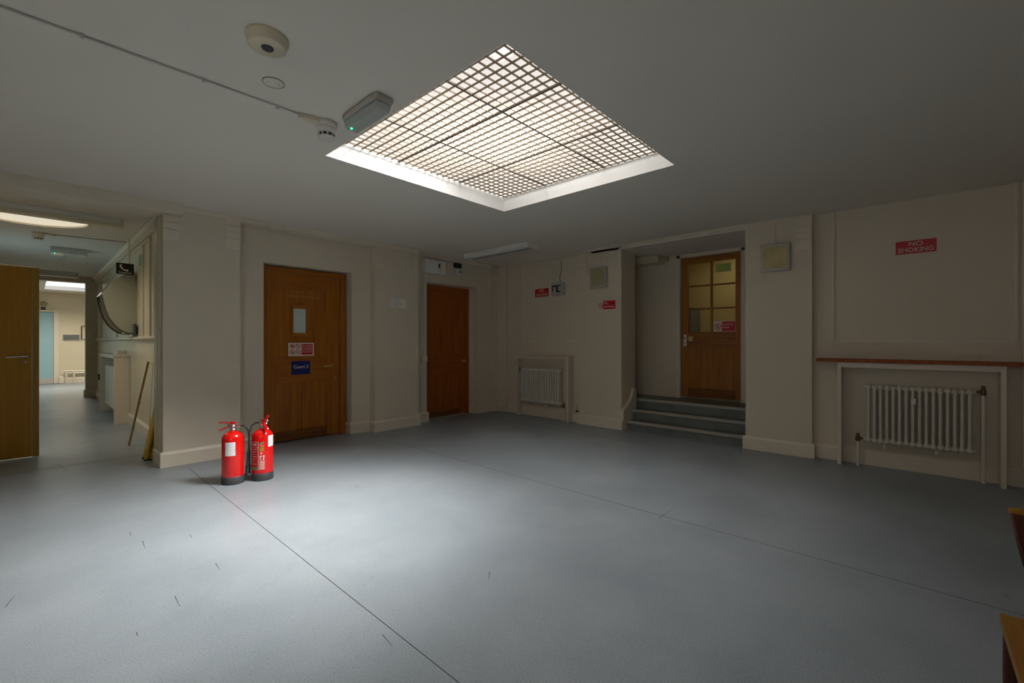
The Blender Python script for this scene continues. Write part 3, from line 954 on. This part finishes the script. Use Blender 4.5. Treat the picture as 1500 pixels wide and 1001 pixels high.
letters(s5, [('Court 2', .056, 0, .012, 'CENTER', 1.0)], 'white')
s6 = wall_sign('restricted_sign', 'red and white Restricted Access sign in a pane of the glazed door', (6.716, 2.048, 1.468), R90, .30, .150, 'swhite')
MB().box(-.034, .142, -.0046, -.004, -.068, .068).build('red_field', 'sred', s6)
letters(s6, [('Restricted', .036, -.026, .026, 'LEFT', .92), ('Access', .036, -.026, -.014, 'LEFT', .92)], y=-.0048)
pict(s6, -.091, -.004, .048, 'walk')
s7 = wall_sign('exit_sticker', 'faded green sticker in the top right pane of the glazed door', (6.716, 2.065, 2.305), R90, .205, .115, 'ysign')

# taped notice on the pilaster
nt_ = thing('paper_notice', 'taped paper notice on the pilaster between the two brown doors', 'notice', (3.60, YP, 1.795))
MB().box(-.125, .125, -.0018, -.0004, -.062, .062).build('sheet', 'white', nt_)
m = MB()
for i, (a, b2) in enumerate(((-.09, .02), (-.10, .06), (-.09, .07), (-.09, .065), (-.10, .0))): m.box(a, b2, -.0022, -.0018, .042 - i * .02, .048 - i * .02)
m.build('printed_line', 'grey', nt_)
# telephone sign on a drop rod
ph_ = thing('telephone_sign', 'black Telephone sign hanging above the phone hood', 'sign', (.915, 8.20, 2.268))
MB().box(-.095, .095, -.008, .008, -.078, .078).build('board', 'black', ph_, .002)
m = MB().tube([(-.045, -.0095, .055), (-.05, -.0095, .03), (-.028, -.0095, -.005), (.005, -.0095, -.022), (.03, -.0095, -.02)], [.013, .010, .009, .010, .014], 8)
m.build('handset_symbol', 'swhite', ph_)
letters(ph_, [('Telephone', .034, 0, -.055, 'CENTER', .95)], 'swhite', -.0085)
MB().tube([(.045, 0, .078), (.045, 0, ZK - 2.268 - .002)], .010, 8).build('drop_rod', 'cream', ph_)
g = wall_sign('green_sign', 'small faded green sign on the corridor wall near the pillar', (1.05, 7.9, 2.38), R90, .30, .15, 'gsign')
pl = thing('wall_plate', 'dark switch plate on the dado rail beside the phone hood', 'switch plate', (1.03, 8.24, 1.41), R90)
MB().box(-.10, .10, -.02, -.001, -.09, .09).build('plate', 'dgrey', pl, .004)
MB().box(-.03, .03, -.028, -.02, -.03, .03).build('knob', 'chrome', pl)
sw = thing('wall_socket', 'dark socket low on the corridor wall beyond the radiator casing', 'socket', (1.05, 13.2, .48), R90)
MB().box(-.09, .09, -.03, -.001, -.06, .06).build('plate', 'dgrey', sw, .004)
MB().box(-.03, .03, -.034, -.03, -.02, .02).build('rocker', 'grey', sw)

# phone hood
hd = thing('phone_hood', 'smoked acrylic telephone hood fixed to the corridor wall', 'phone hood', (1.05, 8.29, 0))
prof = [(-.005, 1.365), (-.07, 1.362), (-.14, 1.385), (-.20, 1.43), (-.255, 1.50), (-.30, 1.58), (-.335, 1.68), (-.36, 1.79), (-.376, 1.90), (-.33, 1.98), (-.257, 2.10), (-.15, 2.19), (-.06, 2.245), (-.025, 2.25), (-.012, 2.20), (-.002, 2.0)]
MB().prism(prof, 'y', 0, .012).build('side_panel', 'hood', hd)
MB().prism(prof, 'y', .62, .632).build('side_panel', 'hood', hd)
m = MB()
top = prof[8:14]
for a, b2 in zip(top[:-1], top[1:]):
    m.add([(a[0], .012, a[1]), (b2[0], .012, b2[1]), (b2[0], .62, b2[1]), (a[0], .62, a[1]), (a[0], .012, a[1] - .012), (b2[0], .012, b2[1] - .012), (b2[0], .62, b2[1] - .012), (a[0], .62, a[1] - .012)],
          [(0, 1, 2, 3), (7, 6, 5, 4), (0, 4, 5, 1), (3, 2, 6, 7), (1, 5, 6, 2), (0, 3, 7, 4)])
m.build('canopy', 'hood', hd)
MB().tube([(p[0], -.004, p[1]) for p in prof[:9]], .010, 8).build('rim', 'hoodr', hd)
MB().tube([(p[0], .60, p[1]) for p in prof[:9]], .012, 8).build('rim', 'hoodr', hd)
MB().box(-.012, -.002, .02, .62, 1.40, 2.2).build('back_board', 'hoodr', hd)
MB().box(-.12, -.002, .10, .34, 1.36, 1.44).build('shelf', 'grey', hd)

# ------------------------------------------------------------------ wall fittings
def fitting(name, label, cat, loc, rz): return thing(name, label, cat, loc, rz)
f = fitting('bulkhead_light', 'square gold-lensed wall light on the pillar right of the steps', 'wall light', (XP, 1.185, 2.185), R90)
MB().box(-.145, .145, -.06, -.001, -.15, .15).build('case', 'grey', f, .006)
MB().box(-.118, .118, -.064, -.06, -.122, .122).build('lens', 'lens', f, .002)
MB().tube([(0, -.01, .15), (0, -.01, .37)], .006, 8).build('conduit', 'trim', f)
f = fitting('wall_speaker', 'square khaki speaker box on the pillar left of the steps', 'speaker', (XP, 3.458, 2.182), R90)
MB().box(-.135, .135, -.06, -.001, -.148, .148).build('case', 'grey', f, .008)
MB().box(-.112, .112, -.064, -.06, -.118, .128).build('grille', 'speaker', f, .003)
MB().tube([(.02, -.01, .148), (.02, -.01, .38)], .005, 8).build('conduit', 'trim', f)
f = fitting('alarm_sounder', 'grey box with black angular marks beside the small NO SMOKING sign', 'sounder', (XB, 4.27, 2.088), R90)
MB().box(-.12, .125, -.06, -.001, -.098, .098).build('case', 'grey', f, .012)
m = MB().box(-.095, -.075, -.063, -.06, -.045, .055).box(-.095, .0, -.063, -.06, .04, .062).box(-.012, .02, -.063, -.06, -.045, .062).box(-.012, .07, -.063, -.06, -.052, -.03).box(.0, .075, -.063, -.06, .045, .062)
m.build('mark', 'black', f)
m = MB().tube([(.045, -.03, .098), (.045, -.03, .14), (.02, -.012, .2), (.05, -.008, .26), (.05, -.006, .45)], .0045, 8)
m.build('cable', 'dgrey', f)
f = fitting('access_box', 'flat pale box above the corner door', 'box', (4.33, YA, 2.42), 0)
MB().box(-.205, .20, -.06, -.001, -.105, .11).build('case', 'white', f, .004)
MB().box(.055, .085, -.064, -.06, -.005, .06).box(.075, .095, -.063, -.06, -.035, -.022).build('keyhole', 'black', f)
f = fitting('motion_sensor', 'small black and white sensor above the corner door', 'sensor', (4.81, YA, 2.45), 0)
MB().box(-.075, .065, -.05, -.001, .02, .095).build('bracket', 'black', f, .005)
m = MB().box(-.03, .06, -.06, -.001, -.10, .0)
m.build('case', 'white', f, .012)
MB().lathe([(.032, -.06), (.030, -.068), (.012, -.074), (0, -.075)], 16, (.015, 0, -.05), 'y').build('lens', 'grey', f)
f = fitting('door_contact', 'pale plastic box at the left jamb of the corner door', 'contact box', (4.14, YA, .98), 0)
MB().box(-.045, .05, -.035, -.001, -.05, .05).build('case', 'cream', f, .006)
MB().tube([(0, -.012, .05), (0, -.012, 1.34)], .007, 8).build('conduit', 'trim', f)
f = fitting('pipe_valve', 'small pipe stub with brown valve at the skirting left of the steps', 'valve', (5.71, 3.90, .17), R90)
MB().tube([(0, 0, -.02), (0, 0, .10)], .012, 10).build('pipe', 'trim', f)
MB().lathe([(.014, -.02), (.016, 0), (.010, .03)], 10, (.03, -.02, .01), 'x').build('valve', 'bronze', f)

# ------------------------------------------------------------------ ceiling fittings
f = thing('ceiling_sounder', 'large cream round disc on the ceiling at upper left', 'ceiling speaker', (.728, 2.165, ZC))
MB().lathe([(0, 0), (.088, 0), (.088, -.012), (.080, -.03), (.078, -.042), (.070, -.046), (0, -.046)], 40).build('body', 'cream', f)
MB().lathe([(.026, -.046), (.024, -.051), (.008, -.053), (0, -.053)], 20).build('grille', 'dgrey', f)
f = thing('blanking_plate', 'small flat round cover plate on the ceiling', 'cover plate', (.875, 2.515, ZC))
MB().lathe([(0, 0), (.050, 0), (.050, -.003), (.0465, -.004), (0, -.004)], 32).build('disc', 'ceil', f)
MB().lathe([(.0505, -.001), (.053, -.001), (.053, -.004), (.0505, -.004), (.0505, -.001)], 32).build('rust_ring', 'rust', f)
MB().lathe([(.004, -.004), (.004, -.006), (0, -.006)], 10, (-.025, .008, 0)).lathe([(.004, -.004), (.004, -.006), (0, -.006)], 10, (.025, -.008, 0)).build('screw', 'grey', f)

def smoke_head(label, loc, rz=0):
    f = thing('smoke_detector', label, 'smoke detector', loc, rz, 'smoke detectors')
    f.scale = (1.2, 1.2, 1.15)
    MB().lathe([(0, 0), (.052, 0), (.052, -.028), (.050, -.032), (0, -.032)], 32).build('base', 'white', f)
    m = MB().lathe([(.046, -.032), (.050, -.038), (.049, -.058), (.046, -.062)], 32)
    m.build('collar', 'white', f)
    m = MB().lathe([(.036, -.062), (.036, -.078)], 24)
    m.build('vent', 'dgrey', f)
    m = MB()
    for k in range(10):
        t = 2 * PI * k / 10
        m.tube([(.040 * math.cos(t), .040 * math.sin(t), -.060), (.040 * math.cos(t), .040 * math.sin(t), -.080)], .004, 6)
    m.lathe([(0, -.078), (.042, -.078), (.040, -.086), (.030, -.090), (0, -.090)], 28)
    m.build('cap', 'white', f)
    m = MB().prism([(-.05, -.03), (-.14, -.008), (-.14, .008), (-.05, .03)], 'z', -.022, -.002)
    m.build('cable_gland', 'cream', f)
    return f
smoke_head('white smoke detector on the hall ceiling by the skylight corner', (1.262, 2.735, ZC))
smoke_head('white smoke detector on the corridor ceiling by the round roof light', (.085, 8.63, ZK), PI)
cb = thing('ceiling_cable', 'thin grey cable clipped along the hall ceiling', 'cable', (0, 0, ZC))
MB().tube([(-2.0, 2.762, -.005), (-.6, 2.757, -.005), (.3, 2.750, -.006), (.9, 2.742, -.005), (1.15, 2.738, -.006)], .0055, 8).build('sheath', 'grey', cb)
for x in (-.35, .16, .62, .98):
    MB().box(x - .007, x + .007, 2.736, 2.763, -.013, -.001).build('clip', 'grey', cb)
cb = thing('corridor_cable', 'thin cable from the corridor smoke detector to the wall', 'cable', (0, 0, ZK))
MB().tube([(.20, 8.62, -.006), (.6, 8.56, -.006), (.96, 8.50, -.006)], .008, 8).build('sheath', 'grey', cb)
MB().box(.58, .60, 8.54, 8.58, -.016, -.001).build('clip', 'grey', cb)

def emergency(label, loc, rz, L, wd, h):
    f = thing('emergency_light', label, 'emergency light', loc, rz, 'emergency lights')
    MB().box(-wd / 2, wd / 2, -L / 2, L / 2, -h * .45, -.001).build('base', 'grey', f, .010)
    MB().prism([(-wd / 2 + .006, -h * .45), (wd / 2 - .006, -h * .45), (wd / 2 - .018, -h), (-wd / 2 + .018, -h)], 'y', -L / 2 + .008, L / 2 - .008).build('cover', 'perspex', f, .006)
    m = MB().tube([(0, -L / 2 + .06, -h * .62), (0, L / 2 - .06, -h * .62)], .010, 10)
    m.build('tube', 'white', f)
    MB().box(-wd / 2 + .02, wd / 2 - .02, -L / 2 + .02, L / 2 - .02, -h * .49, -h * .45).build('reflector', 'white', f)
    MB().lathe([(.006, 0), (.006, -.006), (0, -.008)], 10, (-wd * .18, L / 2 - .05, -h - .0)).build('indicator', 'led', f)
    return f
emergency('grey bulkhead emergency light with green indicator beside the skylight', (1.335, 2.375, ZC), 0.0, .385, .115, .085)
emergency('grey emergency light on the corridor ceiling', (.43, 9.85, ZK), PI / 2, .42, .32, .09)
cd_ = thing('ceiling_conduit', 'thin conduit running from the corridor emergency light to the lintel', 'conduit', (0, 0, ZK))
MB().tube([(.405, 10.1, -.008), (.40, 13.0, -.008)], .012, 8).build('pipe', 'trim', cd_)

def batten(label, loc, rz, L, wd, h, lens='white', louvres=False):
    f = thing('fluorescent_light', label, 'ceiling light', loc, rz, 'fluorescent lights')
    MB().prism([(-wd / 2, -.001), (wd / 2, -.001), (wd / 2, -h * .9), (wd / 2 - .02, -h), (-wd / 2 + .02, -h), (-wd / 2, -h * .9)], 'x', -L / 2, L / 2)
    MB().box(-L / 2, L / 2, -wd / 2, wd / 2, -h * .55, -.001).build('body', 'white', f, .004)
    if louvres:
        m = MB()
        n = 22
        for i in range(n + 1):
            x = -L / 2 + .02 + (L - .04) * i / n
            m.prism([(-wd / 2 + .05, -h * .55), (-wd / 2 + .062, -h), (wd / 2 - .062, -h), (wd / 2 - .05, -h * .55)], 'x', x - .002, x + .002)
        m.box(-L / 2 + .02, L / 2 - .02, -.004, .004, -h, -h * .55)
        m.build('louvre', 'grey', f)
        m = MB()
        for sy in (-1, 1):
            m.prism([(sy * (wd / 2 - .004), -h * .55), (sy * (wd / 2 - .012), -h * .8), (sy * (wd / 2 - .05), -h), (sy * (wd / 2 - .062), -h), (sy * (wd / 2 - .05), -h * .55)], 'x', -L / 2 + .015, L / 2 - .015)
        m.build('side_lens', 'white', f)
    else:
        m = MB().prism([(-wd / 2 + .01, -h * .55), (-wd / 2 + .02, -h * .95), (-wd / 2 + .035, -h), (wd / 2 - .035, -h), (wd / 2 - .02, -h * .95), (wd / 2 - .01, -h * .55)], 'x', -L / 2 + .03, L / 2 - .03)
        m.build('diffuser', lens, f)
    for sx_ in (-1, 1):
        MB().box(sx_ * (L / 2 + .004), sx_ * (L / 2 - .03), -wd / 2 - .002, wd / 2 + .002, -h - .003, -.001).build('end_cap', 'white' if louvres else 'cream', f, .004)
    return f
batten('long fluorescent fitting on the hall ceiling near the far corner', (4.735, 4.60, ZC), PI / 2, 1.31, .25, .075, louvres=True)
batten('fluorescent batten in front of the round corridor roof light', (-.02, 7.02, ZK), 0, 1.56, .16, .10, 'cream')
batten('fluorescent batten just before the far corridor doorway', (.0, 13.2, ZK), 0, 1.42, .18, .10, 'cream')

# ------------------------------------------------------------------ fire extinguishers
BR = .0875
def curved(mb_src, r, ang0):
    # wrap a flat XZ patch round the cylinder: x is arc length, measured from ang0
    out = MB()
    out.v = [((r - v[1]) * math.cos(ang0 + v[0] / BR), (r - v[1]) * math.sin(ang0 + v[0] / BR), v[2]) for v in mb_src.v]
    out.f = mb_src.f
    out.sm = mb_src.sm
    return out
def patch(x0, x1, z0, z1, th=0.0, n=None):
    m = MB()
    n = n or max(1, int(abs(x1 - x0) / .008))
    vs, fs = [], []
    for i in range(n + 1):
        x = x0 + (x1 - x0) * i / n
        vs += [(x, -th, z0), (x, -th, z1)]
    for i in range(n): fs.append((2 * i, 2 * i + 2, 2 * i + 3, 2 * i + 1))
    return m.add(vs, fs)
def join(*ms):
    o = MB()
    for m in ms: o.add(m.v, m.f)
    return o
def extinguisher(label, loc, rz, lever_tilt):
    f = thing('fire_extinguisher', label, 'fire extinguisher', loc, rz, 'fire extinguishers')
    m = MB().lathe([(0, .004), (BR - .006, .004), (BR - .002, .05), (BR, .065), (BR, .385), (BR - .003, .405), (BR - .012, .425), (BR - .03, .443), (BR - .055, .455), (.022, .462), (.020, .475), (0, .475)], 48)
    m.build('cylinder', 'red', f)
    MB().lathe([(0, 0), (BR + .001, 0), (BR + .0015, .004), (BR + .0015, .066), (BR - .0005, .068)], 48).build('base_ring', 'dgrey', f)
    m = MB().lathe([(.024, .462), (.024, .474), (.019, .476), (.019, .492), (.022, .494), (.022, .506), (.015, .510), (.015, .524), (0, .526)], 20)
    m.tube([(0, 0, .497), (.05, 0, .500), (.066, 0, .503)], [.009, .009, .007], 12)
    m.lathe([(.012, -.034), (.012, -.022), (.008, -.018)], 14, (0, 0, .496), 'y')
    m.build('valve', 'chrome', f)
    # handles reach out along -x
    up = [(.022, .530), (.0, .540), (-.03, .538), (-.12, .532 + lever_tilt), (-.12, .524 + lever_tilt), (-.035, .526), (-.01, .516), (.018, .514)]
    MB().prism(up, 'y', -.012, .012).build('squeeze_lever', 'red', f, .002)
    lo = [(.016, .512), (-.012, .514), (-.04, .500), (-.115, .470), (-.118, .462), (-.112, .459), (-.04, .486), (-.010, .498), (.016, .500)]
    MB().prism(lo, 'y', -.011, .011).build('carry_handle', 'red', f, .002)
    MB().tube([(-.02, -.02, .522), (-.02, .02, .522)], .003, 8).lathe([(.012, -.002), (.014, 0), (.012, .002)], 14, (-.02, -.03, .522), 'y').build('safety_pin', 'chrome', f)
    return f
# first: handles to the left as seen from the doorless side, inspection label towards the viewer
A1 = math.radians(42.55) - PI / 2
e1 = extinguisher('left red fire extinguisher with blank white label facing out', (1.226, 4.482, 0), A1 + .05, .004)
hs = MB().tube([(.066, 0, .503), (.090, 0, .503), (.112, .004, .490), (.126, .010, .457), (.128, .020, .40), (.120, .028, .30), (.108, .030, .20), (.103, .028, .13)], .0075, 10)
hs = hs.build('hose', 'rubber', e1)
MB().tube([(.103, .028, .135), (.101, .027, .09), (.101, .027, .055)], [.011, .010, .012], 12).build('nozzle', 'rubber', hs)
lab = curved(patch(-.040, .040, .255, .372), BR + .0006, -1.32)
lab = lab.build('inspection_label', 'paper', e1)
gl = join(*[patch(-.033, .033, .266 + .012 * k, .2668 + .012 * k) for k in range(9)], *[patch(-.033 + .0165 * k, -.0324 + .0165 * k, .266, .362) for k in range(5)])
curved(gl, BR + .0009, -1.32).build('label_grid', 'grey', lab)
side = join(*[patch(-.006, .006, .12 + .02 * k, .132 + .02 * k) for k in range(5)])
curved(side, BR + .0008, -2.42).build('instruction_print', 'swhite', e1)

e2 = extinguisher('right red fire extinguisher with green and gold printed label', (1.442, 4.412, 0), A1 + PI + .12 - .785, .060)
hs = MB().tube([(.066, 0, .503), (.083, .025, .502), (.080, .060, .482), (.058, .088, .42), (.042, .096, .34), (.036, .096, .22), (.036, .094, .14)], .0075, 10)
hs = hs.build('hose', 'rubber', e2)
MB().tube([(.036, .094, .15), (.036, .094, .10), (.036, .094, .065)], [.011, .010, .012], 12).build('nozzle', 'rubber', hs)
F0 = 2.595      # the side turned to the viewer
def lab2(ms, mt, name, r=BR + .0006, par=None): return curved(ms, r, F0).build(name, mt, par or e2)
il = lab2(patch(-.128, -.020, .105, .352), 'dred', 'instruction_label')
lab2(join(patch(-.128, -.020, .349, .352), patch(-.022, -.019, .105, .352), patch(-.128, -.020, .303, .305)), 'swhite', 'label_border', BR + .0009, il)
lab2(patch(-.128, -.024, .105, .125), 'green', 'green_band', BR + .0010, il)
tx = text_mb('FOAM', .032, -.075, 0, .328, 'CENTER', 0, .9, .0006)
lab2(tx, 'swhite', 'title', BR + .0011, il)
lab2(join(*[patch(-.115, -.035 - .01 * (k % 3), .285 - .022 * k, .289 - .022 * k) for k in range(7)]), 'swhite', 'printed_line', BR + .0010, il)
lf = MB().add([(-.012, 0, .330), (.004, 0, .327), (.020, 0, .335), (.026, 0, .350), (.012, 0, .347), (-.004, 0, .344)], [(0, 1, 2, 3, 4, 5)])
lab2(lf, 'green', 'leaf_emblem')
lab2(join(patch(-.010, .026, .317, .320)), 'swhite', 'emblem_caption')
lab2(patch(-.008, .024, .268, .308), 'olive', 'gold_badge')
ic = join(patch(.000, .008, .240, .258), patch(-.010, .006, .214, .228), patch(.016, .030, .214, .230), patch(-.008, .002, .192, .206), patch(.018, .028, .192, .206))
lab2(ic, 'swhite', 'pictogram')
lab2(join(*[patch(-.012, .034 - .006 * (k % 2), .178 - .009 * k, .182 - .009 * k) for k in range(9)]), 'swhite', 'small_print')
lab2(patch(.060, .126, .300, .400), 'paper', 'inspection_label')

# ------------------------------------------------------------------ corner clutter by the corridor
pl_ = thing('wooden_pole', 'slim wooden pole leaning in the corridor behind the pillar', 'pole', (.815, 6.99, 0))
MB().tube([(0, 0, .004), (.172, -.07, 1.005)], .0115, 10).build('shaft', 'pole', pl_)
MB().tube([(.168, -.068, .985), (.215, -.12, .985)], .006, 8).build('hook', 'brass', pl_)
MB().tube([(.085, -.034, .50), (.11, -.03, .50)], .005, 8).build('peg', 'brass', pl_)
bd = thing('white_board', 'narrow white board standing in the corridor behind the pillar', 'board', (.975, 6.62, 0))
MB().prism([(0, 0), (.024, 0), (.070, 1.0), (.046, 1.0)], 'y', -.20, .22).build('face', 'white', bd, .002)
MB().prism([(-.003, 0), (0, 0), (.046, 1.0), (.043, 1.0)], 'y', .20, .22).build('edge_strip', 'grey', bd)
wf = thing('wet_floor_sign', 'folded yellow floor sign leaning behind the pillar', 'floor sign', (.822, 6.06, 0))
for k, (dx, dy, y0, y1) in enumerate(((0, 0, -.10, .075), (.034, .01, -.12, .055))):
    m = MB()
    th = .022
    top = .185 - dx * .2
    for (ya, yb, z0, z1) in ((y0, y0 + .06, 0, .10), (y1 - .06, y1, 0, .10), (y0, y1, .10, .60)):
        f0, f1 = z0 / .62, z1 / .62
        xs = [dx + top * .62 * f0, dx + th + top * .62 * f0, dx + th + top * .62 * f1, dx + top * .62 * f1]
        m.prism([(xs[0], z0), (xs[1], z0), (xs[2], z1), (xs[3], z1)], 'y', ya + dy, yb + dy)
    m.build('panel', 'yellow', wf, .004)
    m = MB().box(dx - .003, dx + th + .003, y0 + dy, y0 + .06 + dy, 0, .014).box(dx - .003, dx + th + .003, y1 - .06 + dy, y1 + dy, 0, .014)
    m.build('foot', 'rubber', wf)

# ------------------------------------------------------------------ far room
v = thing('air_grille', 'dark rectangular grille on the far room wall', 'vent', (.87, 18.82, 1.37))
MB().box(-.19, .19, -.02, -.001, -.095, .095).build('frame', 'grey', v, .004)
m = MB()
for i in range(6): m.box(-.17, .17, -.024, -.02, -.075 + i * .027, -.058 + i * .027)
m.build('slat', 'dgrey', v)
v = thing('door_plaque', 'small dark plaque over the pale blue door', 'sign', (.288, 18.82, 2.205))
MB().box(-.05, .05, -.012, -.001, -.05, .05).build('plate', 'dgrey', v)
v = thing('yellow_lamp', 'yellowish wall lamp over the pale blue door', 'wall light', (.30, 18.82, 2.345))
MB().lathe([(.075, -.001), (.075, -.02), (.06, -.05), (.03, -.065), (0, -.068)], 20, (0, 0, 0), 'y').build('globe', 'speaker', v)
MB().lathe([(.082, -.001), (.082, -.012), (.075, -.014)], 20, (0, 0, 0), 'y').build('base', 'cream', v)
v = thing('grab_rail', 'dark bracket rail by the far doorway', 'rail', (1.09, 18.79, 1.32))
MB().tube([(.09, 0, .40), (0, 0, .40), (0, 0, 0), (.09, 0, 0)], .014, 8).build('bar', 'dgrey', v)
MB().box(.08, .11, -.01, .028, -.02, .02).box(.08, .11, -.01, .028, .38, .42).build('bracket', 'dgrey', v)
v = thing('heating_pipes', 'white pipework low on the far room wall', 'pipes', (.62, 18.74, 0))
m = MB()
for z in (.36, .30): m.tube([(.20, 0, z), (1.6, 0, z)], .022, 8)
m.tube([(.05, -.02, .30), (.10, -.02, .37), (.25, -.02, .37), (.30, -.02, .30), (.30, -.02, 0)], .022, 8).tube([(.14, -.02, 0), (.14, -.02, .37)], .022, 8)
m.build('pipe', 'rad', v)
MB().box(-.02, .09, -.06, .05, 0, .22).build('boxing', 'trim', v, .02)
v = thing('storage_locker', 'blue-grey locker seen through the glazed door', 'locker', (8.05, 3.22, .40), R90)
MB().box(-.28, .28, -.22, .22, 0, 1.45).build('carcass', 'slate', v, .005)
MB().box(-.26, .26, -.235, -.22, .03, 1.42).build('door', 'slate', v, .004)
MB().tube([(.2, -.25, .7), (.2, -.25, .85)], .008, 8).build('handle', 'chrome', v)

# ------------------------------------------------------------------ wooden chair at the right edge
ch = thing('wooden_chair', 'worn wooden chair at the lower right edge', 'chair', (1.75, -.375, 0))
# faces -X; seat from x=-.2..+.19, y=-.2..+.2
MB().prism([(-.20, .19), (-.205, -.19), (-.19, -.20), (.185, -.195), (.19, -.19), (.19, .198), (.182, .202), (-.19, .20)], 'z', .425, .45).build('seat', 'chair', ch, .006)
for sx_, sy in ((-.17, .165), (-.17, -.165)):
    MB().tube([(sx_, sy, 0), (sx_ + .005, sy, .425)], [.014, .018], 12).build('leg', 'chaird', ch)
for sy in (.178, -.178):
    MB().tube([(.195, sy, 0), (.178, sy, .30), (.172, sy, .428)], [.014, .018, .018], 12).build('leg', 'chaird', ch)
for sy in (.085, -.085):
    MB().tube([(.176, sy, .44), (.200, sy, .56), (.222, sy, .70)], [.015, .014, .012], 12).build('back_post', 'chaird', ch)
for sy in (.165, -.165):
    MB().tube([(-.165, sy, .37), (.17, sy, .32)], .012, 10).build('stretcher', 'chaird', ch)
MB().box(-.17, .17, .15, .168, .375, .425).box(-.17, .17, -.168, -.15, .375, .425).box(-.178, -.16, -.16, .16, .375, .425).box(.16, .178, -.16, .16, .375, .425).build('seat_rail', 'chaird', ch)
m = MB()
vs, fs = [], []
n = 14
for i in range(n + 1):
    t = -1 + 2 * i / n
    for z, hw, x in ((.53, .110, .180), (.60, .150, .190), (.68, .168, .203), (.745, .178, .216)):
        bow = .022 * (1 - t * t)
        vs.append((x + bow - .010, t * hw, z))
    for z, hw, x in ((.745, .178, .216), (.68, .168, .203), (.60, .150, .190), (.53, .110, .180)):
        bow = .022 * (1 - t * t)
        vs.append((x + bow + .010, t * hw, z))
for i in range(n):
    for j in range(8):
        fs.append((i * 8 + j, i * 8 + (j + 1) % 8, (i + 1) * 8 + (j + 1) % 8, (i + 1) * 8 + j))
fs.append(list(range(8)))
fs.append(list(range(n * 8, n * 8 + 8)))
m.add(vs, fs)
m.build('backrest', 'chaird', ch, .004)
m = MB().tube([(.216 + .022 * (1 - t * t), t * .178, .747) for t in [-1 + 2 * i / n for i in range(n + 1)]], .011, 10)
m.build('worn_top_edge', 'chair', ch)
